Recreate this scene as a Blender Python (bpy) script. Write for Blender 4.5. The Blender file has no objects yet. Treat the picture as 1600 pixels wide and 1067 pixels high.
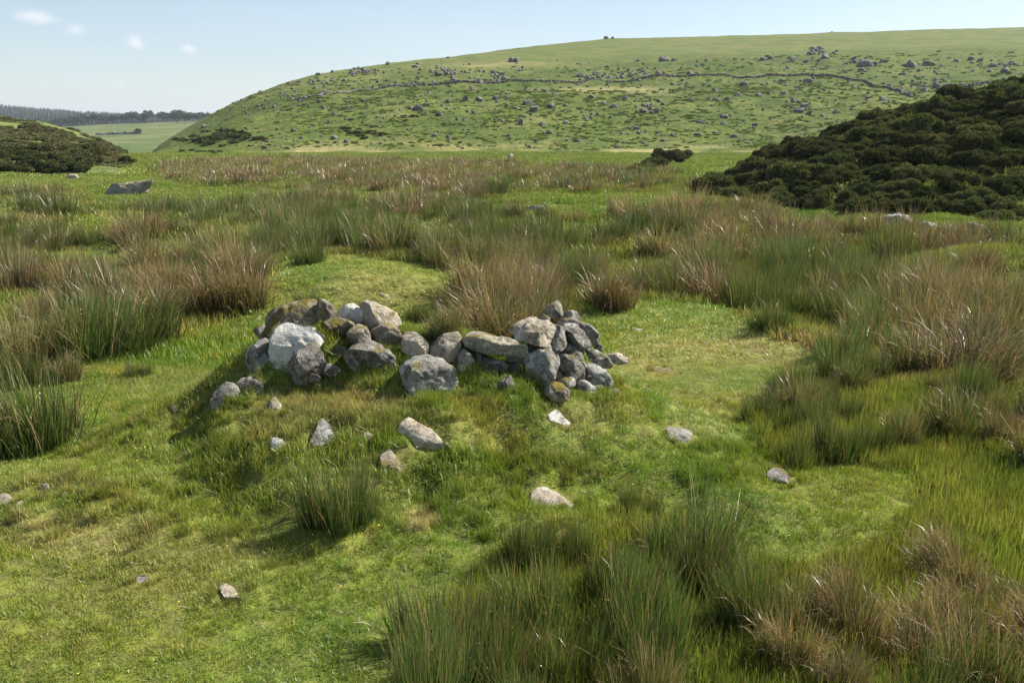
import bpy, bmesh, math, random
import numpy as np
random.seed(7)
RNG = np.random.default_rng(11)
scene = bpy.context.scene
COL = scene.collection

# ---------------------------------------------------------------- camera, sky, sun, exposure
F = 1400.0                     # focal length in photo pixels (photo 1600 wide)
CZ = 2.5                       # eye height above the near turf
PITCH = math.atan(333.5 / F)
cam_d = bpy.data.cameras.new('camera')
cam_d.sensor_width = 36.0
cam_d.lens = 36.0 * F / 1600.0
cam_d.clip_start = 0.05
cam_d.clip_end = 20000
cam = bpy.data.objects.new('camera', cam_d)
COL.objects.link(cam)
cam.location = (0, 0, CZ)
cam.rotation_euler = (math.pi / 2 - PITCH, 0, 0)
scene.camera = cam

SUN_AZ, SUN_EL = math.radians(69), math.radians(43)     # azimuth clockwise from the view direction
world = bpy.data.worlds.new('World')
scene.world = world
world.use_nodes = True
wn = world.node_tree.nodes
wl = world.node_tree.links
wn.clear()
def N(nodes, t, **kw):
    n = nodes.new(t)
    for k, v in kw.items():
        setattr(n, k, v)
    return n
w_out = N(wn, 'ShaderNodeOutputWorld')
w_bg = N(wn, 'ShaderNodeBackground')
w_bg.inputs['Strength'].default_value = 0.066
sky = N(wn, 'ShaderNodeTexSky', sky_type='NISHITA')
sky.sun_disc = False
sky.sun_elevation = SUN_EL
sky.sun_rotation = SUN_AZ
sky.altitude = 300
sky.air_density = 1.0
sky.dust_density = 0.6
sky.ozone_density = 1.6
w_co = N(wn, 'ShaderNodeTexCoord')
# thin high cloud veil, the same all round the horizon
w_map = N(wn, 'ShaderNodeMapping')
w_map.inputs['Scale'].default_value = (1.0, 1.0, 4.5)
wl.new(w_co.outputs['Generated'], w_map.inputs['Vector'])
w_no = N(wn, 'ShaderNodeTexNoise')
w_no.inputs['Scale'].default_value = 1.7
w_no.inputs['Detail'].default_value = 7
w_no.inputs['Roughness'].default_value = 0.55
w_no.inputs['Distortion'].default_value = 0.4
wl.new(w_map.outputs['Vector'], w_no.inputs['Vector'])
w_rmp = N(wn, 'ShaderNodeMapRange')
w_rmp.inputs['From Min'].default_value = 0.36
w_rmp.inputs['From Max'].default_value = 0.74
w_rmp.inputs['To Min'].default_value = 0.02
w_rmp.inputs['To Max'].default_value = 0.32
wl.new(w_no.outputs['Fac'], w_rmp.inputs['Value'])
w_mix = N(wn, 'ShaderNodeMix', data_type='RGBA')
w_mix.inputs['B'].default_value = (5.9, 6.5, 7.1, 1)
wl.new(w_rmp.outputs['Result'], w_mix.inputs['Factor'])
wl.new(sky.outputs['Color'], w_mix.inputs['A'])
# small fair-weather clouds: soft puffs in some directions of the sky
def wmath(op, a, b=None):
    n = N(wn, 'ShaderNodeMath', operation=op)
    for i, s in enumerate((a, b)):
        if s is None: continue
        if isinstance(s, (int, float)): n.inputs[i].default_value = s
        else: wl.new(s, n.inputs[i])
    return n.outputs[0]
w_puff = N(wn, 'ShaderNodeTexNoise')
w_puff.inputs['Scale'].default_value = 42
w_puff.inputs['Detail'].default_value = 6
w_puff.inputs['Roughness'].default_value = 0.6
wl.new(w_co.outputs['Generated'], w_puff.inputs['Vector'])
def pix_dir(u, v):
    a, b = (u - 800.0) / F, (533.5 - v) / F
    c, s = math.cos(PITCH), math.sin(PITCH)
    d = np.array((a, c + b * s, b * c - s))
    return d / np.linalg.norm(d)
puffs = [(48, 25, .019, .0075), (72, 30, .017, .0055), (120, 46, .009, .007), (215, 68, .010, .0085), (294, 77, .009, .005), (188, 131, .006, .003)]
acc = None
for (u, v, sx, sz) in puffs:
    d = pix_dir(u, v)
    sub = N(wn, 'ShaderNodeVectorMath', operation='SUBTRACT')
    wl.new(w_co.outputs['Generated'], sub.inputs[0]); sub.inputs[1].default_value = tuple(d)
    sc_ = N(wn, 'ShaderNodeVectorMath', operation='MULTIPLY')
    wl.new(sub.outputs[0], sc_.inputs[0]); sc_.inputs[1].default_value = (1 / sx, 1 / sx, 1 / sz)
    ln = N(wn, 'ShaderNodeVectorMath', operation='LENGTH')
    wl.new(sc_.outputs[0], ln.inputs[0])
    val = wmath('SUBTRACT', 1.25, ln.outputs['Value'])
    acc = val if acc is None else wmath('MAXIMUM', acc, val)
pf = wmath('MULTIPLY', wmath('SUBTRACT', w_puff.outputs['Fac'], 0.5), 2.6)
pm = N(wn, 'ShaderNodeMapRange', interpolation_type='SMOOTHSTEP')
pm.inputs['From Min'].default_value = 0.05
pm.inputs['From Max'].default_value = 1.5
pm.inputs['To Max'].default_value = 0.6
wl.new(wmath('ADD', acc, pf), pm.inputs['Value'])
gate = N(wn, 'ShaderNodeMapRange')
gate.inputs['From Min'].default_value = -0.6
gate.inputs['From Max'].default_value = 0.1
wl.new(acc, gate.inputs['Value'])
w_mix2 = N(wn, 'ShaderNodeMix', data_type='RGBA')
w_mix2.inputs['B'].default_value = (7.6, 7.7, 7.9, 1)
wl.new(wmath('MULTIPLY', pm.outputs['Result'], gate.outputs['Result']), w_mix2.inputs['Factor'])
wl.new(w_mix.outputs['Result'], w_mix2.inputs['A'])
wl.new(w_mix2.outputs['Result'], w_bg.inputs['Color'])
wl.new(w_bg.outputs['Background'], w_out.inputs['Surface'])

sun_d = bpy.data.lights.new('sun', 'SUN')
sun_d.energy = 5.0
sun_d.angle = math.radians(0.53)
sun_d.color = (1.0, 0.945, 0.85)
sun = bpy.data.objects.new('sun', sun_d)
COL.objects.link(sun)
sun.rotation_euler = (math.pi / 2 - SUN_EL, 0, -(SUN_AZ) + math.pi)   # lamp shines along its -Z
sun.location = (20, 10, 30)

scene.view_settings.view_transform = 'Standard'
scene.view_settings.look = 'None'
scene.view_settings.exposure = 1.1
scene.view_settings.gamma = 1.0
scene.view_settings.use_curve_mapping = False
scene.cycles.use_denoising = True
scene.cycles.max_bounces = 6
scene.cycles.diffuse_bounces = 3
scene.cycles.glossy_bounces = 2
scene.cycles.transmission_bounces = 3
scene.cycles.transparent_max_bounces = 6
scene.cycles.volume_bounces = 0

# ---------------------------------------------------------------- numeric helpers
def sstep(a, b, x):
    t = np.clip((x - a) / (b - a), 0, 1)
    return t * t * (3 - 2 * t)
def _h(ix, iy, iz, seed):
    n = (ix.astype(np.int64) * 374761393 + iy.astype(np.int64) * 668265263 + iz.astype(np.int64) * 2147483647 + seed * 1274126177) & 0xffffffff
    n = ((n ^ (n >> 13)) * 1274126177) & 0xffffffff
    n = (n ^ (n >> 16)) & 0xffffff
    return n / float(0xffffff) * 2 - 1
def noise3(x, y, z, seed=0):
    x, y, z = np.broadcast_arrays(np.asarray(x, float), np.asarray(y, float), np.asarray(z, float))
    ix, iy, iz = np.floor(x), np.floor(y), np.floor(z)
    fx, fy, fz = x - ix, y - iy, z - iz
    fx, fy, fz = [f * f * f * (f * (f * 6 - 15) + 10) for f in (fx, fy, fz)]
    r = 0
    for dx in (0, 1):
        for dy in (0, 1):
            for dz in (0, 1):
                w = (fx if dx else 1 - fx) * (fy if dy else 1 - fy) * (fz if dz else 1 - fz)
                r = r + w * _h(ix + dx, iy + dy, iz + dz, seed)
    return r
def noise2(x, y, seed=0):
    x, y = np.broadcast_arrays(np.asarray(x, float), np.asarray(y, float))
    ix, iy = np.floor(x), np.floor(y)
    fx, fy = x - ix, y - iy
    fx, fy = [f * f * f * (f * (f * 6 - 15) + 10) for f in (fx, fy)]
    z = np.zeros_like(ix)
    return ((_h(ix, iy, z, seed) * (1 - fx) + _h(ix + 1, iy, z, seed) * fx) * (1 - fy)
            + (_h(ix, iy + 1, z, seed) * (1 - fx) + _h(ix + 1, iy + 1, z, seed) * fx) * fy)
def fbm2(x, y, o=4, seed=0, g=.5):
    a, s, r = 1.0, 0, 0
    for k in range(o):
        r = r + a * noise2(x * 2 ** k + 17.3 * k, y * 2 ** k - 9.1 * k, seed + k); s += a; a *= g
    return r / s
def el(v):                                   # slope (z-CZ)/y of a photo row
    return -math.tan(PITCH + math.atan((v - 533.5) / F))
CP = math.cos(PITCH)
def tcol(u):                                 # fan coordinate x/y of a photo column (exact at eye level)
    return (u - 800.0) / F * CP
def inpoly(px, py, poly):
    px, py = np.asarray(px, float), np.asarray(py, float)
    r = np.zeros(px.shape, bool)
    n = len(poly)
    for i in range(n):
        x0, y0 = poly[i]; x1, y1 = poly[(i + 1) % n]
        if y0 == y1: continue
        c = ((y0 > py) != (y1 > py)) & (px < (x1 - x0) * (py - y0) / (y1 - y0) + x0)
        r ^= c
    return r

# ---------------------------------------------------------------- the lie of the land
def H_ground(x, y):
    x, y = np.asarray(x, float), np.asarray(y, float)
    r = np.hypot(x, y)
    z = -0.008 * np.clip(y - 12, 0, 120)
    # stone heap's mound
    my = np.where(y < 7.15, (y - 7.15) / 0.78, (y - 7.15) / 0.80)
    z = z + 0.135 * np.exp(-np.abs((x + .8) / 2.9) ** 3 - np.abs((y - 6.6) / 1.75) ** 3)
    z = z + (0.70 - .14 * sstep(-.6, .3, x)) * np.exp(-np.abs((x + 0.80) / 1.92) ** 4) * np.exp(-0.5 * my * my)
    # hummocks on the front of the mound
    m = np.exp(-((x + 0.9) / 3.0) ** 4) * np.exp(-((y - 6.4) / 1.9) ** 4)
    z = z + m * 0.17 * fbm2(x * 2.0, y * 2.0, 3, 5)
    # grazed knoll behind, platform with a bank at right, knoll at far right
    z = z + 0.52 * np.exp(-np.abs((x + 2.45) / 1.9) ** 4 - np.abs((y - 13.7) / 1.9) ** 4)
    yb = np.interp(x, [-0.5, 1, 2.6, 3.3, 3.8, 4.8, 6, 9], [13.4, 13.1, 12.4, 10.9, 9.7, 9.0, 8.6, 8.3])
    z = z + sstep(-0.8, 1.2, x) * (0.14 * sstep(-4.5, -0.6, y - yb) - 0.55 * sstep(-0.15, 0.75, y - yb)) * (1 - sstep(16, 26, y))
    z = z + 0.6 * np.exp(-np.abs((x - 9.6) / 1.8) ** 3 - np.abs((y - 17.2) / 1.3) ** 3)
    z = z + 0.35 * np.exp(-((x + 13.5) / 4.0) ** 2 - ((y - 33) / 4.5) ** 2)
    z = z + 0.5 * np.exp(-((x + 11.5) / 2.0) ** 2 - ((y - 23) / 1.6) ** 2) * 0.6
    # general unevenness
    z = z + 0.035 * fbm2(x * 0.9, y * 0.9, 3, 3) * sstep(0.5, 4, r)
    z = z + 0.20 * fbm2(x / 7.0, y / 7.0, 3, 9) * sstep(13, 26, r)
    z = z + 0.012 * fbm2(x * 5, y * 5, 2, 21) * (1 - sstep(14, 25, r))
    # beyond the level floor the valley falls away
    z = z - 9.0 * sstep(125, 330, r)
    return z
def fan_sheet(tt, vals, y):                  # helper: interpolate per-column values
    return np.interp(y, tt, vals)
HU = [150, 205, 232, 250, 270, 300, 330, 365, 400, 450, 500, 560, 630, 700, 830, 950, 1100, 1250, 1400, 1600, 1900, 2600]
HV = [300, 262, 240, 226, 213, 197, 181, 162, 147, 129, 116, 106, 97, 90, 73, 60.5, 57.5, 52.5, 48, 42, 36, 34]
HT = np.array([tcol(u) for u in HU]); HE = np.array([el(v) for v in HV])
HK = np.interp(HT, [tcol(200), tcol(330), tcol(560), tcol(950), tcol(2600)], [3.4, 2.7, 1.75, 1.0, 1.0])
GY = [100, 118, 130, 150, 175, 205, 240, 290, 340, 390, 440, 500, 560, 620, 760, 1000, 1600]
GG = [-.25, -.07, .0, .15, .29, .42, .54, .665, .76, .83, .89, .95, .985, 1.0, .97, .7, -.6]
GG2 = [-.25, -.07, .0, .15, .30, .45, .59, .735, .83, .845, .87, .945, .985, 1.0, .97, .7, -.6]
def H_hill(x, y):
    y = np.maximum(np.asarray(y, float), 1.0); x = np.asarray(x, float)
    t = x / y
    S = np.interp(t, HT, HE); k = np.interp(t, HT, HK)
    yy = 130 + (y - 130) * np.where(y > 130, k, 1)
    w = sstep(tcol(950), tcol(1180), t)
    g = np.interp(yy, GY, GG) * (1 - w) + np.interp(yy, GY, GG2) * w
    E0 = el(238)
    g = np.where(S < E0, np.clip(g * 1.0, 0, 1) + np.clip(yy - 620, 0, None) * .004, g)
    e = E0 + (S - E0) * g
    z = CZ + y * e - 1.6 * (1 - sstep(104, 132, y)) - 1.4 * (1 - sstep(tcol(150), tcol(250), t))
    amp = sstep(125, 160, y)
    z = z + amp * (1.5 * fbm2(x / 24, y / 24, 3, 31) + 0.55 * fbm2(x / 6, y / 6, 3, 35)) * (1 - .65 * sstep(300, 480, y)) * np.interp(t, [tcol(230), tcol(400)], [.3, 1])
    return np.where((t < tcol(150)) | (y < 100), -60, z)
SU = [-1200, -500, -100, 0, 60, 110, 150, 185, 215, 260]
SV = [120, 150, 172, 184, 191, 206, 222, 239, 262, 300]
ST = np.array([tcol(u) for u in SU]); SE = np.array([el(v) for v in SV])
def H_spur(x, y):
    y = np.maximum(np.asarray(y, float), 1.0); x = np.asarray(x, float)
    t = x / y
    S = np.interp(t, ST, SE)
    g = np.interp(y, [48, 60, 75, 100, 130, 160, 200, 320], [-.12, .08, .3, .62, .9, 1.0, .96, .2])
    e = el(272) + (S - el(272)) * g
    z = CZ + y * e + 0.8 * fbm2(x / 8, y / 8, 4, 41) * sstep(55, 80, y)
    z = z - 1.6 * (1 - sstep(47, 64, y)) - 6 * sstep(tcol(186), tcol(290), t)
    return np.where((t > tcol(300)) | (y < 46), -60, z)
BU = [1040, 1080, 1112, 1200, 1350, 1450, 1600, 1900, 2400]
BF = [37, 36, 35, 32, 27.5, 26.5, 26, 25.5, 25]
BR = [39, 41, 42, 45, 46, 46, 45.5, 45, 45]
BV = [340, 328, 300, 248, 204, 174, 138, 108, 95]
BT = np.array([tcol(u) for u in BU]); BE = np.array([el(v) for v in BV])
def H_bank(x, y):
    y = np.maximum(np.asarray(y, float), 1.0); x = np.asarray(x, float)
    t = x / y
    yf, yr, e = np.interp(t, BT, BF), np.interp(t, BT, BR), np.interp(t, BT, BE)
    zr = CZ + yr * e
    zf = -0.75
    s = np.clip((y - yf) / (yr - yf), -0.5, 1)
    z = zf + (zr - zf) * (s * (1.75 - 0.75 * s)) + 0.22 * fbm2(x / 2.5, y / 2.5, 3, 51) * np.clip(s * 3, 0, 1)
    z = z - np.clip(y - yr, 0, None) ** 1.3 * 0.06
    return np.where((t < tcol(1050)) | (y < 22) | (y > 90), -60, z)
def H_moor(x, y):                            # pale pasture across the valley
    y = np.maximum(np.asarray(y, float), 1.0); x = np.asarray(x, float)
    t = x / y
    top = np.interp(t, [tcol(-600), tcol(60), tcol(110), tcol(330), tcol(700)], [el(206), el(200), el(197.5), el(187.5), el(180)])
    e = np.interp(y, [330, 345, 400, 650, 940], [el(268), el(256), el(236), el(208), el(193)])
    e = e + (top - el(193)) * sstep(400, 940, y)
    z = CZ + y * e + 0.9 * fbm2(x / 60, y / 60, 3, 61)
    z = z - np.clip(y - 950, 0, 400) * 0.06
    return np.where((y < 330) | (y > 1400) | (t > tcol(800)), -60, z)
def H_forest(x, y):
    y = np.maximum(np.asarray(y, float), 1.0); x = np.asarray(x, float)
    t = x / y
    top = np.interp(t, [tcol(-900), tcol(-200), tcol(0), tcol(60), tcol(130), tcol(220), tcol(330), tcol(600)],
                    [el(158), el(168), el(176), el(181.5), el(187), el(192), el(197), el(200)])
    e = np.interp(y, [1000, 1250, 1700, 2300, 3000], [el(212), el(199), 0, 0, el(220)])
    e = np.where(y < 1250, e, el(199) + (top - el(199)) * np.interp(y, [1250, 1750, 2200, 3000], [0, 1, 1, -1]))
    return np.where((y < 1000) | (y > 3200) | (t > tcol(800)), -80, CZ + y * e)
SHEETS = (H_ground, H_hill, H_spur, H_bank, H_moor, H_forest)
def H_all(x, y):
    r = H_ground(x, y)
    for f in SHEETS[1:]:
        r = np.maximum(r, f(x, y))
    return r
def cast(us, vs):                            # photo pixels -> points of the land
    us, vs = np.atleast_1d(np.asarray(us, float)), np.atleast_1d(np.asarray(vs, float))
    a, b = (us - 800) / F, (533.5 - vs) / F
    c, s = math.cos(PITCH), math.sin(PITCH)
    dx, dy, dz = a, c + b * s, b * c - s
    ts = np.geomspace(2.0, 3000, 900)
    X, Y, Z = dx[:, None] * ts, dy[:, None] * ts, CZ + dz[:, None] * ts
    below = Z < H_all(X, Y)
    i = np.where(below.any(1), below.argmax(1), len(ts) - 1)
    lo, hi = ts[np.maximum(i - 1, 0)], ts[i]
    for _ in range(18):
        m = (lo + hi) / 2
        bl = (CZ + dz * m) < H_all(dx * m, dy * m)
        hi = np.where(bl, m, hi); lo = np.where(bl, lo, m)
    return np.stack([dx * hi, dy * hi, H_all(dx * hi, dy * hi)], 1)
def project(x, y, z):
    c, s = math.cos(PITCH), math.sin(PITCH)
    d = y * c - (z - CZ) * s
    d = np.where(d < 0.05, 0.05, d)
    return 800 + F * x / d, 533.5 - F * ((z - CZ) * c + y * s) / d
def plane_pt(u, v, y):                       # photo pixel -> point of the upright plane at distance y
    a, b = (u - 800) / F, (533.5 - v) / F
    c, s = math.cos(PITCH), math.sin(PITCH)
    k = y / (c + b * s)
    return np.array((a * k, y, CZ + (b * c - s) * k))

# ---------------------------------------------------------------- object helpers
def new_mesh(name, verts, tris, quads=None, col=None, mat=None, smooth=True):
    verts = np.asarray(verts, np.float32)
    me = bpy.data.meshes.new(name)
    tris = np.zeros((0, 3), np.int32) if tris is None else np.asarray(tris, np.int32).reshape(-1, 3)
    quads = np.zeros((0, 4), np.int32) if quads is None else np.asarray(quads, np.int32).reshape(-1, 4)
    me.vertices.add(len(verts)); me.vertices.foreach_set('co', verts.ravel())
    nl = len(tris) * 3 + len(quads) * 4
    me.loops.add(nl); me.loops.foreach_set('vertex_index', np.concatenate([tris.ravel(), quads.ravel()]))
    me.polygons.add(len(tris) + len(quads))
    st = np.concatenate([np.arange(len(tris)) * 3, len(tris) * 3 + np.arange(len(quads)) * 4]).astype(np.int32)
    me.polygons.foreach_set('loop_start', st)
    me.polygons.foreach_set('use_smooth', np.full(len(st), smooth, bool))
    if col is not None:
        ca = me.color_attributes.new('Col', 'FLOAT_COLOR', 'POINT')
        c4 = np.ones((len(verts), 4), np.float32); c4[:, :3] = col
        ca.data.foreach_set('color', c4.ravel())
    me.update(calc_edges=True)
    if mat: me.materials.append(mat)
    return me
def link(name, me, parent=None, loc=(0, 0, 0), rot=(0, 0, 0), scl=(1, 1, 1), **props):
    o = bpy.data.objects.new(name, me)
    COL.objects.link(o)
    o.location = loc; o.rotation_euler = rot; o.scale = scl
    if parent: o.parent = parent
    for k, v in props.items():
        if v is not None: o[k] = v
    return o

# ---------------------------------------------------------------- materials
def new_mat(name):
    m = bpy.data.materials.new(name)
    m.use_nodes = True
    nt = m.node_tree
    nt.nodes.clear()
    out = N(nt.nodes, 'ShaderNodeOutputMaterial')
    return m, nt.nodes, nt.links, out
class G:                                     # tiny node-graph writer
    def __init__(s, nodes, links): s.n, s.l = nodes, links
    def put(s, sock, v):
        if isinstance(v, (int, float)): sock.default_value = v
        elif isinstance(v, tuple): sock.default_value = v if len(v) != 3 or sock.type == 'VECTOR' else v + (1,)
        else: s.l.new(v, sock)
    def noise(s, vec, scale, detail=4, rough=.55, dist=0.0):
        n = N(s.n, 'ShaderNodeTexNoise')
        if vec is not None: s.l.new(vec, n.inputs['Vector'])
        n.inputs['Scale'].default_value = scale; n.inputs['Detail'].default_value = detail
        n.inputs['Roughness'].default_value = rough; n.inputs['Distortion'].default_value = dist
        return n.outputs['Fac']
    def rng(s, v, a, b, c=0.0, d=1.0):
        n = N(s.n, 'ShaderNodeMapRange', interpolation_type='SMOOTHSTEP')
        s.put(n.inputs['Value'], v)
        for k, x in zip(('From Min', 'From Max', 'To Min', 'To Max'), (a, b, c, d)): n.inputs[k].default_value = x
        return n.outputs['Result']
    def mix(s, f, a, b, blend='MIX'):
        n = N(s.n, 'ShaderNodeMix', data_type='RGBA', blend_type=blend)
        s.put(n.inputs['Factor'], f); s.put(n.inputs['A'], a); s.put(n.inputs['B'], b)
        return n.outputs['Result']
    def math(s, op, a, b=0.0):
        n = N(s.n, 'ShaderNodeMath', operation=op)
        s.put(n.inputs[0], a); s.put(n.inputs[1], b)
        return n.outputs[0]
    def attr(s, name, kind='GEOMETRY', out='Fac'):
        n = N(s.n, 'ShaderNodeAttribute', attribute_type=kind, attribute_name=name)
        return n.outputs[out]
    def pos(s): return N(s.n, 'ShaderNodeNewGeometry').outputs['Position']
    def hsv(s, c, h=.5, sat=1.0, v=1.0):
        n = N(s.n, 'ShaderNodeHueSaturation')
        s.put(n.inputs['Hue'], h); s.put(n.inputs['Saturation'], sat); s.put(n.inputs['Value'], v); s.put(n.inputs['Color'], c)
        return n.outputs['Color']
    def bump(s, h, strength, dist):
        n = N(s.n, 'ShaderNodeBump')
        n.inputs['Strength'].default_value = strength; n.inputs['Distance'].default_value = dist
        s.l.new(h, n.inputs['Height'])
        return n.outputs['Normal']
def leafy(name, colour, transl=.35, gloss=.05, rough=.4):
    """colour: function(G) -> colour socket; thin leaf shader"""
    m, n, l, out = new_mat(name)
    g = G(n, l)
    c = colour(g)
    d = N(n, 'ShaderNodeBsdfDiffuse'); l.new(c, d.inputs['Color'])
    t = N(n, 'ShaderNodeBsdfTranslucent'); l.new(g.mix(1.0, c, (1.0, 1.12, .62), 'MULTIPLY'), t.inputs['Color'])
    mx = N(n, 'ShaderNodeMixShader'); mx.inputs[0].default_value = transl
    l.new(d.outputs[0], mx.inputs[1]); l.new(t.outputs[0], mx.inputs[2])
    gl = N(n, 'ShaderNodeBsdfGlossy'); gl.inputs['Roughness'].default_value = rough
    gl.inputs['Color'].default_value = (1, 1, 1, 1)
    m2 = N(n, 'ShaderNodeMixShader'); m2.inputs[0].default_value = gloss
    l.new(mx.outputs[0], m2.inputs[1]); l.new(gl.outputs[0], m2.inputs[2])
    l.new(m2.outputs[0], out.inputs['Surface'])
    return m
# colours of turf: lush, plain, mossy yellow, straw
LUSH, PLAIN, YEL, STRAW = (.140, .220, .022), (.225, .262, .034), (.325, .295, .052), (.45, .37, .16)
def turf_colour(g, dry):
    p = g.pos()
    c = g.mix(g.rng(g.noise(p, .55, 4), .38, .62), LUSH, PLAIN)
    c = g.mix(g.rng(g.noise(p, 1.6, 3), .52, .72, 0, .75), c, YEL)
    c = g.mix(dry, c, STRAW)
    return c
def grass_blade_colour(g):
    dry = g.attr('dry', 'INSTANCER')
    tint = g.attr('tint', 'INSTANCER')
    c = turf_colour(g, dry)
    c = g.mix(1.0, c, g.attr('Col', 'GEOMETRY', 'Color'), 'MULTIPLY')
    return g.hsv(c, g.math('ADD', .487, g.math('MULTIPLY', tint, .03)), 1.0, g.math('ADD', .72, g.math('MULTIPLY', tint, .62)))
M_TURF = leafy('turf_blades', grass_blade_colour, .36, .035, .45)
def rush_colour(g):
    oi = N(g.n, 'ShaderNodeObjectInfo').outputs['Random']
    c = g.attr('Col', 'GEOMETRY', 'Color')
    return g.hsv(c, g.math('ADD', .49, g.math('MULTIPLY', oi, .02)), 1.0, g.math('ADD', .8, g.math('MULTIPLY', oi, .4)))
M_RUSH = leafy('rush_stems', rush_colour, .28, .05, .36)
def plain_leaf(g):
    oi = N(g.n, 'ShaderNodeObjectInfo').outputs['Random']
    return g.hsv(g.attr('Col', 'GEOMETRY', 'Color'), g.math('ADD', .465, g.math('MULTIPLY', oi, .055)), 1.0, g.math('ADD', .7, g.math('MULTIPLY', g.math('FRACT', g.math('MULTIPLY', oi, 7.3)), .75)))
M_GORSE = leafy('gorse_spines', plain_leaf, .2, .0, .6)
M_TREE = leafy('tree_leaves', plain_leaf, .22, .02, .5)
M_BRACKEN = leafy('bracken_fronds', plain_leaf, .3, .02, .5)
def bark_mat():
    m, n, l, out = new_mat('bark')
    g = G(n, l)
    b = N(n, 'ShaderNodeBsdfPrincipled')
    l.new(g.mix(g.noise(g.pos(), 9, 5), (.05, .038, .026), (.13, .105, .08)), b.inputs['Base Color'])
    b.inputs['Roughness'].default_value = .9
    l.new(b.outputs[0], out.inputs['Surface'])
    return m
M_BARK = bark_mat()
def ground_mat(name, fn, bumps):
    m, n, l, out = new_mat(name)
    g = G(n, l)
    b = N(n, 'ShaderNodeBsdfPrincipled')
    b.inputs['Roughness'].default_value = 1.0
    b.inputs['Specular IOR Level'].default_value = .08
    l.new(fn(g), b.inputs['Base Color'])
    h = None
    for (sc, wt) in bumps:
        x = g.math('MULTIPLY', g.noise(g.pos(), sc, 4, .6), wt)
        h = x if h is None else g.math('ADD', h, x)
    l.new(g.bump(h, 1.0, 1.0), b.inputs['Normal'])
    l.new(b.outputs[0], out.inputs['Surface'])
    return m
def near_ground(g):
    p = g.pos()
    c = turf_colour(g, g.attr('dry'))
    thatch = g.mix(g.noise(p, 22, 4), (.060, .066, .018), (.15, .14, .05))
    c = g.mix(g.rng(g.noise(p, 9, 4), .35, .65, .5, .9), c, thatch)
    far = g.rng(g.attr('dist'), 90, 220)
    c2 = g.mix(g.rng(g.noise(p, .06, 4), .4, .62), (.10, .15, .03), (.20, .20, .06))
    c = g.mix(far, c, c2)
    soil = g.mix(g.noise(p, 14, 4), (.10, .065, .035), (.20, .15, .09))
    return g.mix(g.attr('bare'), c, soil)
M_GROUND = ground_mat('turf_and_soil', near_ground, ((30, .012), (6, .03)))
def hill_col(g):
    p = g.pos()
    c = g.mix(g.rng(g.noise(p, .035, 5), .36, .62), (.074, .110, .018), (.116, .146, .028))
    c = g.mix(g.rng(g.noise(p, .10, 5, .6), .46, .64, 0, .8), c, (.165, .162, .048))
    c = g.mix(g.rng(g.noise(p, .45, 5, .65), .46, .60, 0, .85), c, (.058, .082, .018))
    c = g.mix(g.rng(g.noise(p, 1.3, 4, .6), .46, .60, 0, .8), c, (.050, .070, .017))
    up = g.attr('upper')
    c3 = g.mix(g.rng(g.noise(p, .09, 5), .4, .6), (.088, .118, .025), (.140, .148, .042))
    c = g.mix(g.math('MULTIPLY', up, .85), c, c3)
    straw = g.attr('straw')
    return g.mix(straw, c, (.40, .33, .155))
M_HILL = ground_mat('hill_pasture', hill_col, ((.5, .55), (1.7, .16)))
def spur_col(g):
    p = g.pos()
    c = g.mix(g.rng(g.noise(p, .12, 5), .4, .6), (.090, .130, .030), (.145, .170, .050))
    c = g.mix(g.rng(g.noise(p, .35, 5, .6), .52, .66, 0, .8), c, (.120, .095, .045))
    return g.mix(g.rng(g.noise(p, 1.2, 4), .55, .68, 0, .6), c, (.045, .055, .020))
M_SPUR = ground_mat('heather_moor', spur_col, ((.7, .5), (2.4, .14)))
def bank_col(g):
    p = g.pos()
    c = g.mix(g.rng(g.noise(p, .9, 4), .4, .6), (.070, .115, .020), (.120, .150, .028))
    return g.mix(g.rng(g.noise(p, 2.6, 4), .42, .62, 0, .7), c, (.050, .050, .020))
M_BANK = ground_mat('bank_turf', bank_col, ((3, .08), (11, .02)))
def moor_col(g):
    p = g.pos()
    c = g.mix(g.rng(g.noise(p, .022, 4), .42, .6), (.080, .115, .036), (.135, .148, .055))
    return g.mix(g.rng(g.noise(p, .05, 5, .65), .54, .66, 0, .6), c, (.060, .080, .028))
M_MOOR = ground_mat('pale_pasture', moor_col, ((.2, .6),))
M_FOREST = ground_mat('forest_floor', lambda g: g.mix(g.noise(g.pos(), .01, 4), (.020, .040, .020), (.035, .055, .028)), ((.1, 1.0),))
M_RIDGE = ground_mat('far_country', lambda g: g.mix(g.noise(g.pos(), .002, 4), (.06, .09, .05), (.12, .14, .07)), ((.01, 3.0),))

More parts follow.
